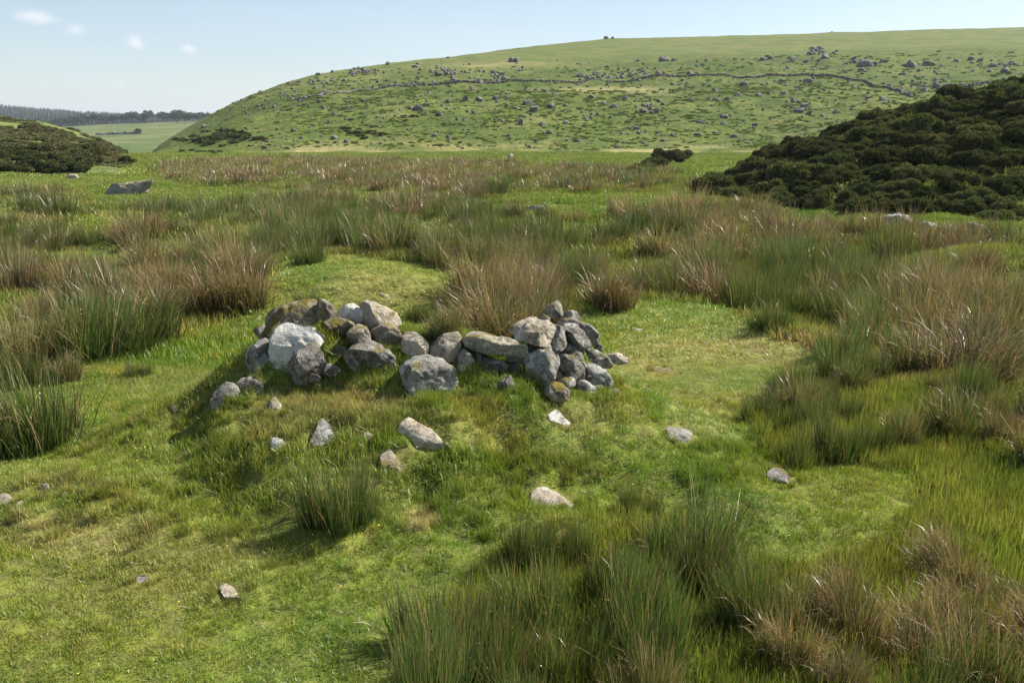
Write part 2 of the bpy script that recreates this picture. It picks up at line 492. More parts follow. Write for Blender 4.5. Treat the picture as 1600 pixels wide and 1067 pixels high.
def rock_mat(name, base, dark, lichen, moss, lich_amt=.5, dark_amt=.5, scale=1.0):
    m, n, l, out = new_mat(name)
    g = G(n, l)
    oi = N(n, 'ShaderNodeObjectInfo')
    co = N(n, 'ShaderNodeTexCoord').outputs['Object']
    off = N(n, 'ShaderNodeVectorMath', operation='ADD')
    l.new(co, off.inputs[0])
    rv = N(n, 'ShaderNodeVectorMath', operation='SCALE'); rv.inputs[0].default_value = (13.1, 7.7, 3.9)
    l.new(oi.outputs['Random'], rv.inputs['Scale']); l.new(rv.outputs[0], off.inputs[1])
    p = off.outputs[0]
    c = g.mix(g.noise(p, 5 * scale, 5, .65), tuple(.72 * x for x in base), tuple(min(1, 1.22 * x) for x in base))
    c = g.mix(g.rng(g.noise(p, 11 * scale, 7, .75), .50 - .12 * (dark_amt - .5), .60, 0, .5 + .5 * dark_amt), c, dark)
    lm = g.rng(g.noise(p, 9 * scale, 7, .74, .8), .60 - .16 * lich_amt, .65 - .14 * lich_amt, 0, .9)
    c = g.mix(lm, c, lichen)
    c = g.mix(g.rng(g.noise(p, 60 * scale, 3, .6), .5, .75, 0, .55), c, dark)       # mica specks
    c = g.mix(g.rng(g.noise(p, 95 * scale, 2, .6), .58, .74, 0, .45), c, (.62, .61, .57))
    if moss > 0:
        nz = N(n, 'ShaderNodeSeparateXYZ'); l.new(N(n, 'ShaderNodeNewGeometry').outputs['Normal'], nz.inputs[0])
        f = g.math('MULTIPLY', g.rng(nz.outputs['Z'], .1 if moss > .9 else .35, .6 if moss > .9 else .8), g.rng(g.noise(p, 6 * scale, 5, .6), .60 - .3 * moss, .70 - .2 * moss))
        mc = g.mix(g.noise(p, 26 * scale, 4), (.085, .065, .012), (.20, .165, .030))
        c = g.mix(f, c, mc)
    c = g.hsv(c, .5, 1.0, g.math('ADD', .85, g.math('MULTIPLY', oi.outputs['Random'], .3)))
    b = N(n, 'ShaderNodeBsdfPrincipled'); b.inputs['Roughness'].default_value = .92
    b.inputs['Specular IOR Level'].default_value = .2
    l.new(c, b.inputs['Base Color'])
    h = g.math('ADD', g.math('MULTIPLY', g.noise(p, 22 * scale, 6, .7), .032 / scale), g.math('MULTIPLY', g.noise(p, 75 * scale, 3, .6), .008 / scale))
    l.new(g.bump(h, 1.0, 1.0), b.inputs['Normal'])
    l.new(b.outputs[0], out.inputs['Surface'])
    return m
R = {
    'grey':  rock_mat('lichened_granite', (.25, .235, .205), (.075, .066, .058), (.42, .41, .36), .25, .5, .6),
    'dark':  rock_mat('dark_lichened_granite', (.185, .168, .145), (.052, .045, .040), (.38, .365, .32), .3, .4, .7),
    'white': rock_mat('pale_quartz_granite', (.54, .52, .46), (.19, .175, .14), (.72, .71, .66), .12, .65, .3),
    'tan':   rock_mat('tan_granite', (.37, .315, .235), (.12, .095, .075), (.48, .44, .35), .2, .45, .35),
    'moss':  rock_mat('mossy_granite', (.27, .225, .17), (.07, .055, .042), (.42, .39, .32), .95, .4, .6),
    'slab':  rock_mat('slab_granite', (.31, .29, .235), (.085, .072, .058), (.46, .44, .37), .62, .5, .45),
    'brown': rock_mat('brown_crusted_rock', (.205, .172, .130), (.065, .052, .040), (.34, .31, .24), .5, .45, .6),
    'hill':  rock_mat('hillside_granite', (.135, .122, .105), (.045, .040, .035), (.27, .255, .225), .1, .4, .6, .22),
    'hillpale': rock_mat('pale_hillside_granite', (.34, .32, .28), (.16, .14, .12), (.55, .53, .48), .0, .6, .3, .15),
}

# ---------------------------------------------------------------- setting sheets
def sheet(name, fn, ts, ys, mat, polar=False, attrs=None, label=None):
    T, Y = np.meshgrid(ts, ys)
    if polar: X, Yw = np.sin(T) * Y, np.cos(T) * Y
    else: X, Yw = T * Y, Y
    Z = fn(X, Yw)
    nr, nc = T.shape
    idx = np.arange(nr * nc).reshape(nr, nc)
    q = np.stack([idx[:-1, :-1], idx[:-1, 1:], idx[1:, 1:], idx[1:, :-1]], -1).reshape(-1, 4)
    zf = Z.ravel()
    q = q[(zf[q] > -40).all(1)]
    me = new_mesh(name, np.stack([X.ravel(), Yw.ravel(), zf], 1), None, q, mat=mat)
    for an, av in (attrs(X.ravel(), Yw.ravel(), zf) if attrs else {}).items():
        a = me.attributes.new(an, 'FLOAT', 'POINT'); a.data.foreach_set('value', av.astype(np.float32))
    return link(name, me, kind='structure')
# worn and dry places, read off the photograph (pixel centre, half sizes, strength)
DRY = [(1180, 545, 190, 26, .55), (1380, 585, 90, 16, .7), (1010, 570, 70, 30, .45), (110, 835, 150, 40, .45), (340, 860, 120, 30, .28), (300, 600, 140, 24, .22),
       (590, 455, 90, 24, .4), (560, 640, 90, 40, .4), (700, 670, 60, 30, .25), (430, 660, 70, 30, .3), (900, 650, 60, 30, .25), (655, 815, 30, 16, .9), (470, 640, 60, 45, .3), (1090, 640, 60, 60, .25), (40, 345, 50, 10, .4), (1560, 432, 60, 10, .3), (250, 900, 200, 60, .15)]
BARE = [(655, 817, 24, 11, .7), (150, 843, 18, 6, .5), (270, 640, 50, 10, .35), (1188, 545, 18, 5, .6), (1030, 578, 22, 6, .5), (1060, 672, 30, 10, .4), (365, 925, 22, 8, .5), (740, 590, 30, 8, .4), (600, 720, 26, 14, .5)]
def blobs(lst, x, y, z):
    u, v = project(x, y, z)
    r = np.zeros(len(u))
    for (bu, bv, su, sv, s) in lst:
        d = ((u - bu) / su) ** 2 + ((v - bv) / sv) ** 2
        r = np.maximum(r, s * np.clip(1.35 - d + .55 * fbm2(x * 3, y * 3, 3, 77), 0, 1) * (y > 0))
    return np.clip(r, 0, 1)
def dryness(x, y, z):
    b = blobs(DRY, x, y, z)
    return np.clip(b + .22 * np.clip(fbm2(x * 1.1, y * 1.1, 3, 70) - .1, 0, 1), 0, 1)
def ground_attrs(x, y, z):
    return {'dry': dryness(x, y, z), 'bare': blobs(BARE, x, y, z), 'dist': np.hypot(x, y)}
front = np.radians(np.arange(-44, 44.01, .25))
rest = np.radians(np.concatenate([np.arange(-180, -44, 4), front * 180 / math.pi, np.arange(46, 180.1, 4)]))
rest[-1] = math.pi
sheet('ground', H_ground, rest, np.geomspace(.3, 9000, 520), M_GROUND, True, ground_attrs)
def hill_attrs(x, y, z):
    u, v = project(x, y, z)
    t = x / y
    up = sstep(330, 470, 130 + (y - 130) * np.interp(t, HT, HK))
    st = np.exp(-((y - 128) / 9) ** 2) * .6 * sstep(-.25, .35, fbm2(x / 9, y / 4, 3, 91)) * sstep(tcol(330), tcol(480), t)
    st = np.maximum(st, np.exp(-((v - 141) / 5) ** 2) * np.exp(-((u - 960) / 90) ** 2) * .5)
    st = np.maximum(st, np.exp(-((v - 101 + (u - 800) * .02) / 4) ** 2) * np.exp(-((u - 780) / 70) ** 2) * .4)
    return {'upper': up, 'straw': st}
sheet('hillside', H_hill, np.linspace(tcol(160), tcol(2600), 520), np.concatenate([np.arange(104, 300, 1.1), np.geomspace(300, 1500, 130)]), M_HILL, False, hill_attrs)
sheet('moorland_spur', H_spur, np.linspace(tcol(-1200), tcol(298), 190), np.geomspace(47, 330, 190), M_SPUR)
sheet('gorse_bank', H_bank, np.linspace(tcol(1055), tcol(2400), 150), np.geomspace(22.5, 88, 130), M_BANK)
sheet('far_pasture', H_moor, np.linspace(tcol(-800), tcol(780), 140), np.geomspace(335, 1390, 90), M_MOOR)
sheet('forest_hill', H_forest, np.linspace(tcol(-1000), tcol(780), 90), np.linspace(1010, 3150, 50), M_FOREST)
sheet('distant_ridge', lambda x, y: CZ + y * (el(187.5) + .0006 * fbm2(x / 900, y / 900, 3, 4)) - 3e-5 * (y - 6500) ** 2,
      np.linspace(-.9, .9, 80), np.linspace(5200, 8200, 20), M_RIDGE)

# ---------------------------------------------------------------- stones
def ico(sub):
    bm = bmesh.new(); bmesh.ops.create_icosphere(bm, subdivisions=sub, radius=1.0)
    v = np.array([x.co[:] for x in bm.verts]); f = np.array([[w.index for w in x.verts] for x in bm.faces])
    bm.free()
    return v, f
ICO = {k: ico(k) for k in (2, 3, 4, 5)}
def fbm3(p, scale, o, seed):
    r, a, s = 0, 1.0, 0
    for k in range(o):
        q = p * scale * 2 ** k + seed * 3.7
        r = r + a * noise3(q[:, 0], q[:, 1], q[:, 2], seed + k); s += a; a *= .5
    return r / s
def chisel(v, size, rng, seed, nplanes, rough):
    # break faces: one top face, one front face, others all round; then pits and ridges
    ns = [(rng.uniform(-.3, .3), -.45, 1.0), (rng.uniform(-.5, .5), -1.0, rng.uniform(.0, .35))]
    for i in range(nplanes):
        a = rng.uniform(-1.3, 1.3)
        ns.append((math.sin(a), -abs(math.cos(a)) - .2, rng.uniform(-.6, 1.0)))
        ns.append((math.sin(a + 1), abs(math.cos(a)) + .3, rng.uniform(-.5, .9)))
    for i, nn in enumerate(ns):
        nn = np.array(nn) / np.linalg.norm(nn)
        d = v @ nn
        cut = d.max() * rng.uniform(.44, .76)
        wob = 1 + .05 * fbm3(v / size, 3.0, 2, seed + 31 + i)
        v = v - np.clip(d - cut * wob, 0, None)[:, None] * nn * .97
    nrm = v / (np.linalg.norm(v, axis=1)[:, None] + 1e-6)
    q = v / size
    rid = 1 - np.abs(fbm3(q, 3.2, 3, seed + 9)) * 2
    dsp = .05 * fbm3(q, 2.0, 3, seed) + .075 * (rid - .6) + .055 * fbm3(q, 9.0, 3, seed + 5)
    return v + nrm * (dsp * size * .6 * rough)[:, None]
def lying_stone(name, poly, hgt, mat, seed, sub=4, rough=1.0, **props):
    """a stone bedded in the turf: the pixel outline is its footprint on the ground"""
    rng = np.random.default_rng(seed)
    P = cast([p[0] for p in poly], [p[1] for p in poly])
    c2 = P[:, :2].mean(0)
    Q = P[:, :2] - c2
    rr, bins = radial(Q)
    sv, sf = ICO[sub]
    phi = np.arctan2(sv[:, 1], sv[:, 0]); pl = np.hypot(sv[:, 0], sv[:, 1])
    rho = np.interp((phi + math.pi) / (2 * math.pi) * bins - .5, np.arange(bins), rr, period=bins)
    k = np.clip(pl, 0, 1) ** .5
    v = np.stack([rho * k * np.cos(phi), rho * k * np.sin(phi), np.sign(sv[:, 2]) * np.abs(sv[:, 2]) ** .6 * hgt], 1)
    size = (np.ptp(Q[:, 0]) + np.ptp(Q[:, 1])) / 2
    v = chisel(v, size, rng, seed, 3, rough * .8)
    for ax in (0, 1):
        lo, hi = v[:, ax].min(), v[:, ax].max()
        v[:, ax] = Q[:, ax].min() + (v[:, ax] - lo) / (hi - lo) * np.ptp(Q[:, ax])
    dx = float(H_ground(c2[0] + .15, c2[1]) - H_ground(c2[0] - .15, c2[1])) / .3
    dy = float(H_ground(c2[0], c2[1] + .15) - H_ground(c2[0], c2[1] - .15)) / .3
    v[:, 2] += v[:, 0] * dx + v[:, 1] * dy
    me = new_mesh(name, v, sf, mat=R[mat])
    return link(name, me, None, (c2[0], c2[1], float(H_all(c2[0], c2[1])) + hgt * .22), **props)
def radial(Q):
    dens = np.concatenate([Q[i] + (Q[(i + 1) % len(Q)] - Q[i]) * np.linspace(0, 1, 24, endpoint=False)[:, None] for i in range(len(Q))])
    ang, rad = np.arctan2(dens[:, 1], dens[:, 0]), np.hypot(dens[:, 0], dens[:, 1])
    bins = 96
    b = ((ang + math.pi) / (2 * math.pi) * bins).astype(int) % bins
    rr = np.full(bins, np.nan)
    for i in range(bins):
        s = rad[b == i]
        if len(s): rr[i] = s.max()
    ok = ~np.isnan(rr)
    rr = np.interp(np.arange(bins), np.arange(bins)[ok], rr[ok], period=bins)
    return (np.roll(rr, 1) + 2 * rr + np.roll(rr, -1)) / 4, bins
def outline_stone(name, poly, y, depth, mat, seed, parent=None, sub=4, nplanes=4, box=.36, rough=1.0, tilt=0.0, **props):
    """a stone whose silhouette follows the pixel outline, standing at distance y with real thickness"""
    rng = np.random.default_rng(seed)
    P = np.array([plane_pt(u, v, y) for u, v in poly])
    P2 = P[:, [0, 2]]
    c2 = (P2.max(0) + P2.min(0)) / 2 * .35 + P2.mean(0) * .65
    Q = P2 - c2
    rr, bins = radial(Q)
    sv, sf = ICO[sub]
    phi = np.arctan2(sv[:, 2], sv[:, 0]); pl = np.hypot(sv[:, 0], sv[:, 2])
    rho = np.interp((phi + math.pi) / (2 * math.pi) * bins - .5, np.arange(bins), rr, period=bins)
    k = np.clip(pl, 0, 1) ** box
    v = np.stack([rho * k * np.cos(phi), np.sign(sv[:, 1]) * np.abs(sv[:, 1]) ** .6 * depth, rho * k * np.sin(phi)], 1)
    size = (np.ptp(Q[:, 0]) + np.ptp(Q[:, 1])) / 2
    v = chisel(v, size, rng, seed, nplanes, rough)
    for ax, qa in ((0, 0), (2, 1)):
        lo, hi = v[:, ax].min(), v[:, ax].max()
        v[:, ax] = Q[:, qa].min() + (v[:, ax] - lo) / (hi - lo) * np.ptp(Q[:, qa])
    me = new_mesh(name, v, sf, mat=R[mat])
    return link(name, me, parent, (c2[0], y, c2[1]), **props)

ruin_c = (-.8, 7.0, float(H_ground(np.array(-.8), np.array(7.0))))
ruin = link('ruined_stone_wall', None, None, ruin_c, label='low ruined heap of lichen-covered granite stones on a grassy mound', category='ruin')
# (outline in photo pixels, distance, half depth, material, label)
STONES = [
 ([(413,492),(424,484),(438,479),(465,472),(489,468),(500,470),(502,486),(497,502),(472,507),(455,509),(435,513),(425,521),(417,511)], 7.75, .26, 'moss', 'flat-topped stone capped with golden moss'),
 ([(494,471),(504,466),(519,473),(525,487),(520,499),(506,503),(496,500)], 7.70, .14, 'brown', None),
 ([(395,517),(401,511),(413,506),(422,516),(423,529),(408,532)], 7.62, .14, 'dark', None),
 ([(417,556),(420,534),(426,521),(438,516),(460,508),(482,511),(497,517),(507,527),(490,531),(472,545),(462,556),(452,568),(447,583),(438,584),(428,582),(420,571)], 7.22, .20, 'white', 'angular whitewashed-looking pale stone'),
 ([(447,572),(460,554),(477,541),(492,536),(504,543),(510,561),(507,582),(482,592),(455,593)], 7.08, .18, 'dark', 'dark crusted stone beside the white one'),
 ([(381,563),(386,551),(401,536),(422,529),(424,553),(405,565),(387,573)], 7.35, .16, 'dark', None),
 ([(384,577),(398,563),(414,553),(424,559),(424,580),(393,585)], 7.2, .16, 'grey', None),
 ([(325,638),(337,612),(350,598),(367,602),(376,612),(378,632),(354,648),(333,648)], 6.88, .16, 'grey', None),
 ([(370,600),(392,590),(410,588),(415,606),(398,622),(374,624)], 6.98, .15, 'dark', None),
 ([(412,637),(422,627),(432,622),(440,630),(434,646),(418,648)], 6.72, .10, 'grey', None),
 ([(523,489),(536,479),(551,475),(563,481),(575,490),(574,503),(561,507),(545,503),(527,500)], 7.85, .15, 'white', 'bright white stone at the back of the heap'),
 ([(557,479),(569,472),(585,475),(598,482),(615,490),(629,500),(627,506),(612,511),(595,509),(581,512),(569,511),(566,492)], 7.72, .19, 'tan', 'smooth tan wedge-shaped stone'),
 ([(505,504),(520,498),(539,497),(558,500),(564,509),(550,520),(531,523),(512,520)], 7.55, .18, 'brown', None),
 ([(542,518),(556,508),(571,511),(580,524),(578,537),(556,540),(544,530)], 7.42, .15, 'brown', None),
 ([(578,518),(598,506),(612,510),(626,516),(631,526),(625,541),(613,541),(596,538),(582,532)], 7.5, .16, 'brown', None),
 ([(538,551),(556,543),(578,535),(595,542),(612,550),(621,561),(620,574),(607,586),(588,588),(567,584),(552,576),(541,565)], 7.2, .24, 'dark', 'broad dark stone crusted with purple-grey lichen'),
 ([(626,534),(630,523),(639,521),(650,526),(662,538),(671,553),(672,562),(655,563),(640,555),(628,546)], 7.3, .12, 'tan', 'pale pitted stone leaning to one side'),
 ([(670,540),(680,532),(692,522),(708,518),(718,523),(722,537),(719,556),(713,565),(696,566),(673,563)], 7.3, .19, 'tan', 'rounded tan stone sitting on the big grey boulder'),
 ([(624,576),(632,567),(649,562),(674,560),(696,562),(712,569),(717,582),(713,601),(699,613),(682,618),(662,616),(642,608),(630,594)], 6.98, .25, 'grey', 'big rounded grey boulder at the front'),
 ([(614,551),(632,548),(640,558),(634,572),(618,572)], 7.35, .12, 'dark', None),
 ([(721,532),(728,525),(750,522),(770,525),(792,528),(810,535),(826,546),(825,556),(816,562),(796,559),(770,555),(744,551),(726,545)], 7.3, .24, 'slab', 'long flat mossy slab laid across other stones'),
 ([(716,547),(732,546),(742,558),(740,578),(726,588),(714,574)], 7.2, .11, 'slab', None),
 ([(738,552),(764,552),(790,558),(797,572),(797,592),(778,611),(752,606),(737,588)], 7.28, .18, 'dark', 'dark stone in the shade under the long slab'),  # the slab's overhang shade is put into the stone's dark colour
 ([(772,610),(780,599),(797,586),(805,592),(796,606),(782,618)], 7.0, .07, 'grey', None),
 ([(793,570),(806,567),(816,574),(812,586),(798,588)], 7.35, .12, 'brown', None),
 ([(818,574),(826,552),(840,547),(858,546),(874,549),(875,572),(867,590),(857,603),(845,608),(832,596),(820,590)], 7.18, .2, 'grey', 'tall upright grey-green stone with a split face'),
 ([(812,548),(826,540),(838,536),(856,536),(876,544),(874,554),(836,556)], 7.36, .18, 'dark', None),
 ([(794,519),(804,508),(820,501),(840,502),(860,508),(870,520),(869,531),(854,538),(832,536),(808,528)], 7.4, .22, 'tan', 'sunlit cream stone on top of the heap'),
 ([(846,494),(856,481),(868,472),(876,470),(881,478),(881,492),(866,498)], 7.8, .10, 'slab', 'pointed stone standing up as the peak of the heap'),
 ([(878,495),(884,487),(892,484),(902,486),(908,497),(896,503),(882,502)], 7.78, .12, 'grey', None),
 ([(862,503),(880,494),(900,495),(924,507),(935,519),(936,530),(926,538),(905,530),(884,520),(866,514)], 7.68, .22, 'dark', None),
 ([(878,513),(890,506),(904,513),(918,524),(925,536),(918,546),(902,543),(882,533)], 7.48, .17, 'dark', None),
 ([(858,510),(870,507),(882,516),(886,536),(876,546),(862,540)], 7.42, .16, 'grey', None),
 ([(874,546),(888,537),(900,543),(912,554),(908,564),(888,562)], 7.4, .14, 'dark', None),
 ([(872,560),(884,553),(900,563),(915,578),(912,588),(896,592),(876,582)], 7.3, .15, 'dark', None),
 ([(912,574),(924,570),(942,579),(960,602),(942,608),(926,602)], 7.42, .14, 'grey', 'pale slab sloping down into the grass'),
 ([(890,593),(904,592),(921,603),(932,619),(914,617),(898,606)], 7.25, .10, 'grey', None),
 ([(850,612),(866,598),(881,603),(892,618),(880,627),(862,625)], 6.98, .12, 'brown', None),
 ([(948,612),(960,607),(976,619),(962,624)], 7.3, .07, 'grey', None),
 ([(914,547),(930,547),(944,554),(958,576),(940,574),(922,564)], 7.66, .14, 'grey', None),
 ([(926,532),(938,539),(942,550),(932,552)], 7.8, .08, 'dark', None),
 ([(945,558),(965,552),(984,563),(964,570)], 8.15, .10, 'tan', None),
 ([(822,502),(830,494),(843,496),(843,506),(826,507)], 7.72, .09, 'grey', None),
 ([(840,499),(849,491),(860,496),(858,506),(844,507)], 7.66, .09, 'slab', None),
]
# stones buried in the heap's core that the others rest on
STONES += [([(430,530),(470,505),(520,505),(522,545),(440,560)], 7.62, .22, 'dark', None),
       ([(838,520),(880,515),(915,530),(900,575),(850,575)], 7.62, .22, 'dark', None),
       ([(640,545),(720,545),(730,590),(650,590)], 7.42, .22, 'dark', None),
       ([(515,512),(600,508),(612,545),(530,548)], 7.72, .2, 'brown', None)]
frng = np.random.default_rng(77)
for (cu, cv, yy) in ((402, 545, 7.5), (432, 590, 7.15), (515, 536, 7.45), (530, 548, 7.35), (560, 528, 7.6), (572, 542, 7.4), (640, 562, 7.25), (664, 568, 7.2), (716, 560, 7.3), (733, 592, 7.15), (808, 560, 7.4), (812, 598, 7.2), (872, 588, 7.25), (884, 598, 7.2),
                     (866, 552, 7.35), (905, 570, 7.45), (920, 590, 7.4), (934, 606, 7.35), (900, 532, 7.6), (846, 520, 7.7), (788, 532, 7.6), (600, 548, 7.4), (616, 540, 7.5), (488, 590, 7.05), (520, 578, 7.1), (610, 590, 7.1), (730, 540, 7.5), (940, 590, 7.5), (944, 566, 7.8)):
    a_, b_ = frng.uniform(9, 16), frng.uniform(6, 11)
    STONES.append(([(cu + a_ * math.cos(t_) * frng.uniform(.8, 1.15), cv + b_ * math.sin(t_) * frng.uniform(.8, 1.15)) for t_ in np.linspace(0, 6.283, 8)[:-1]], yy, .10, frng.choice(['grey', 'dark', 'dark', 'brown', 'slab']), None))
STONES = [(p_, y_ * .93, d_ * .95, m_, l_) for (p_, y_, d_, m_, l_) in STONES]
for i, (poly, y, dp, mt, lb) in enumerate(STONES):
    v0, v1 = min(p[1] for p in poly), max(p[1] for p in poly)
    poly = [(u, v + (7 if v > v0 + .72 * (v1 - v0) and v1 > 570 and v1 - v0 > 32 else 0)) for u, v in poly]
    wpx = max(p[0] for p in poly) - min(p[0] for p in poly)
    o = outline_stone('stone', poly, y, dp, mt, 100 + i, label=lb, sub=5 if wpx > 55 else 4, rough=1.15 if mt in ('dark', 'brown') else .9)
    o.parent = ruin
    o.location = o.location - ruin.location
def ground_y(poly):
    u, v = poly[max(range(len(poly)), key=lambda i: poly[i][1])]
    return float(cast([u], [v])[0][1])
# stones lying by themselves in the turf: outline, depth factor, material, label
LOOSE = [
 ([(620,679),(632,668),(650,666),(668,673),(700,691),(707,700),(696,709),(672,705),(640,692)], .17, 'tan', 'flat pale grey slab lying in the grass below the stone heap'),
 ([(594,716),(606,706),(622,706),(632,718),(628,734),(602,738)], .09, 'brown', 'half-buried brown stone in the turf just below the flat pale slab'),
 ([(478,694),(494,664),(508,657),(524,657),(529,668),(514,694),(488,704)], .12, 'grey', 'grey lichened stone half sunk in the tall grass of the mound'),
 ([(422,696),(432,689),(443,690),(449,698),(436,706)], .07, 'white', 'small white stone in a hollow of the grassy mound'),
 ([(566,682),(575,673),(584,681),(578,692),(568,691)], .045, 'tan', 'small upright stone on the mound beside the flat pale slab'),
 ([(853,647),(864,640),(878,646),(894,662),(882,668),(862,660)], .07, 'white', 'narrow whitish stone bedded in the turf below the brown-crusted stone'),
 ([(826,772),(840,760),(864,760),(888,772),(896,784),(870,794),(836,790)], .12, 'tan', 'low pale stone behind the green rushes at the foot of the mound'),
 ([(1036,676),(1054,667),(1070,669),(1080,680),(1066,690),(1042,688)], .10, 'grey', 'low grey stone at the edge of the trodden path'),
 ([(1194,744),(1213,735),(1230,740),(1239,748),(1224,757),(1204,754)], .09, 'grey', 'flat dark-sided stone in the grass by the loose green rushes'),
 ([(340,920),(356,911),(374,917),(382,930),(362,940),(346,934)], .07, 'tan', 'flat stone barely showing through the lawn'),
 ([(212,902),(224,895),(238,899),(240,908),(222,912)], .05, 'grey', 'small grey stone sunk in the open lawn'),
 ([(158,302),(163,291),(178,284),(200,279),(228,279),(242,285),(234,297),(206,302),(176,308)], .40, 'slab', 'large mossy boulder among pale grass far from the heap'),
 ([(100,277),(108,271),(120,271),(124,277),(112,281)], .6, 'tan', 'small tan rock in the pale grass behind the mossy boulder'),
 ([(42,417),(52,410),(66,415),(74,423),(56,428)], .16, 'tan', 'pinkish flat stone among the tall rushes'),
 ([(1380,346),(1390,335),(1408,331),(1424,338),(1428,350),(1404,356)], .5, 'grey', 'pale boulder at the foot of the dark gorse bank'),
 ([(1436,352),(1446,344),(1460,346),(1464,354),(1450,360)], .3, 'grey', 'grey rock beside the pale boulder under the gorse'),
 ([(1474,356),(1484,349),(1492,354),(1490,362),(1478,363)], .22, 'grey', 'small grey rock in the row of stones under the gorse'),
 ([(1504,352),(1520,346),(1536,350),(1538,358),(1516,362)], .35, 'dark', 'dark rock at the end of the row under the gorse'),
 ([(822,326),(832,319),(848,319),(853,326),(838,331)], .5, 'grey', 'grey rock showing above the brown rushes on the green strip'),
 ([(986,514),(996,511),(1006,516),(994,519)], .05, 'tan', 'tiny pale stone on the worn turf platform'),
 ([(1018,578),(1030,572),(1042,576),(1034,583),(1022,583)], .05, 'brown', 'small brown stone on the worn turf right of the heap'),
 ([(1000,607),(1010,602),(1018,608),(1008,612)], .05, 'tan', 'small pale stone in the grass right of the heap'),
 ([(592,463),(602,459),(611,463),(602,467)], .06, 'tan', 'small pale stone on the grazed knoll behind the heap'),
 ([(-10,780),(4,772),(22,776),(28,784),(8,790)], .08, 'tan', 'flat tan stone in the short lawn beside two pebbles'),
 ([(61,762),(66,754),(74,754),(79,762),(72,769),(63,768)], .035, 'tan', 'round brown pebble on the lawn'),
 ([(93,772),(101,767),(109,770),(107,776),(96,777)], .03, 'tan', 'flattish tan pebble on the lawn'),
 ([(24,787),(33,782),(42,786),(32,792)], .03, 'tan', 'small pebble beside the flat tan stone'),
 ([(144,758),(149,754),(154,758),(149,762)], .02, 'brown', 'tiny brown pebble alone on the lawn'),
 ([(834,905),(848,900),(866,903),(876,912),(850,916)], .06, 'tan', 'pale stone glimpsed between the near green rushes'),
 ([(263,640),(272,633),(282,638),(276,646),(266,646)], .07, 'brown', 'small dark stone at the worn edge of the mound'),
]
UPRIGHT = {11, 12, 13, 14, 15, 16, 17, 18, 24, 25, 27}
for i, (poly, dp, mt, lb) in enumerate(LOOSE):
    w = max(p[0] for p in poly) - min(p[0] for p in poly)
    nm = 'pebble' if 'pebble' in lb else 'stone'
    if i in UPRIGHT:
        y = ground_y(poly)
        o = outline_stone(nm, poly, y + min(dp * .4, .4), dp, mt, 300 + i, sub=3 if w < 30 else 4, label=lb, category=nm)
        o.location.z -= .012 * min(3, dp * 10)
    else:
        lying_stone(nm, poly, min(dp * .32, .042) * (.4 if i in (9, 10, 28) else 1), mt, 300 + i, sub=3 if w < 30 else 4, label=lb, category=nm)

bpy.context.view_layer.update()
LOOSE_OBS = [o for o in COL.objects if o.name.startswith(('stone', 'pebble')) and o.parent is None and o.location.y < 12]
# boulders strewn over the hill
def rock_variant(seed, sub=3, flat=.7):
    rng = np.random.default_rng(seed)
    v, f = ICO[sub]
    v = v * np.array((1, .8, flat))
    for _ in range(11):
        n = rng.normal(size=3); n[2] = n[2] * .7 + .2; n /= np.linalg.norm(n)
        d = v @ n; cut = d.max() * rng.uniform(.55, .85)
        v = v - np.clip(d - cut, 0, None)[:, None] * n * .95
    v = v * (1 + .16 * fbm3(v, 1.6, 3, seed))[:, None]
    v[:, 2] -= v[:, 2].min() * .35 + .0
    return v / np.ptp(v[:, 0]), f
HR = [new_mesh('hill_rock', *rock_variant(500 + i, 3, (.6, .8, .7, .95, .5, .75)[i]), mat=R['hill']) for i in range(6)]
HRP = [new_mesh('hill_rock_pale', *rock_variant(520 + i, 3, .8), mat=R['hillpale']) for i in range(2)]
C4 = '885,322,45 705,393,35 1095,335,70 1125,370,50 1320,505,50 685,485,40 240,495,35 235,388,40 610,360,60 770,238,40 600,175,40 1045,152,40 1030,154,30 955,320,35 1000,318,30 820,325,40 580,322,25 1480,355,35 1440,345,25 1535,325,40 1380,313,30 1065,432,35 1050,365,30 1165,435,30 1190,475,30 1500,538,30 755,425,20 783,418,20 1080,402,25 775,370,20 740,338,25 170,335,25 188,367,20 290,383,14 302,365,15 290,413,18 52,465,25 290,515,25 1010,490,25 860,388,25 500,500,25 565,296,18 855,283,24 880,247,35 645,350,30 720,355,22 530,375,18 1312,406,20 1355,413,22 1200,355,30 1265,355,22 1585,455,30 1520,388,28 575,365,30 1105,540,18 430,405,18 190,443,16 350,325,16 1290,270,25 1410,395,18 660,300,16'
C5 = '745,150,28 770,180,35 640,190,40 515,185,40 930,200,80 925,235,35 1135,210,60 1195,205,50 1018,195,40 1090,250,30 1280,298,50 1230,300,40 1180,320,30 700,280,50 590,280,30 600,328,40 490,340,30 432,295,30 310,322,30 405,340,30 360,360,25 285,355,25 320,358,30 255,450,40 350,428,40 350,460,30 480,467,25 245,502,35 315,495,25 390,512,30 660,400,50 705,415,40 685,380,40 955,345,40 1010,355,35 820,405,20 20,378,40 20,400,40 80,367,25 1340,295,30 1470,215,40 1525,235,40 100,187,60 140,190,40 690,203,20 710,165,40 720,155,25 762,428,15 820,160,14 610,298,20 650,322,18 545,185,26 530,180,24 980,208,20 860,210,18 1215,212,26 1160,240,20 1250,228,22 1100,215,24 1460,240,22 1540,215,20 1380,190,24 1320,200,24 205,360,20 150,362,20 210,250,26 890,310,22 870,285,18 1040,300,22'
rocks = []
for s, ox, oy, k in ((C4, 440, 40, 2.857), (C5, 1000, 20, 2.667)):
    for it in s.split():
        a, b, w = map(float, it.split(','))
        rocks.append((ox + a / k, oy + (b + w * .28) / k, w / k))
rocks.append((321, 199, 18))
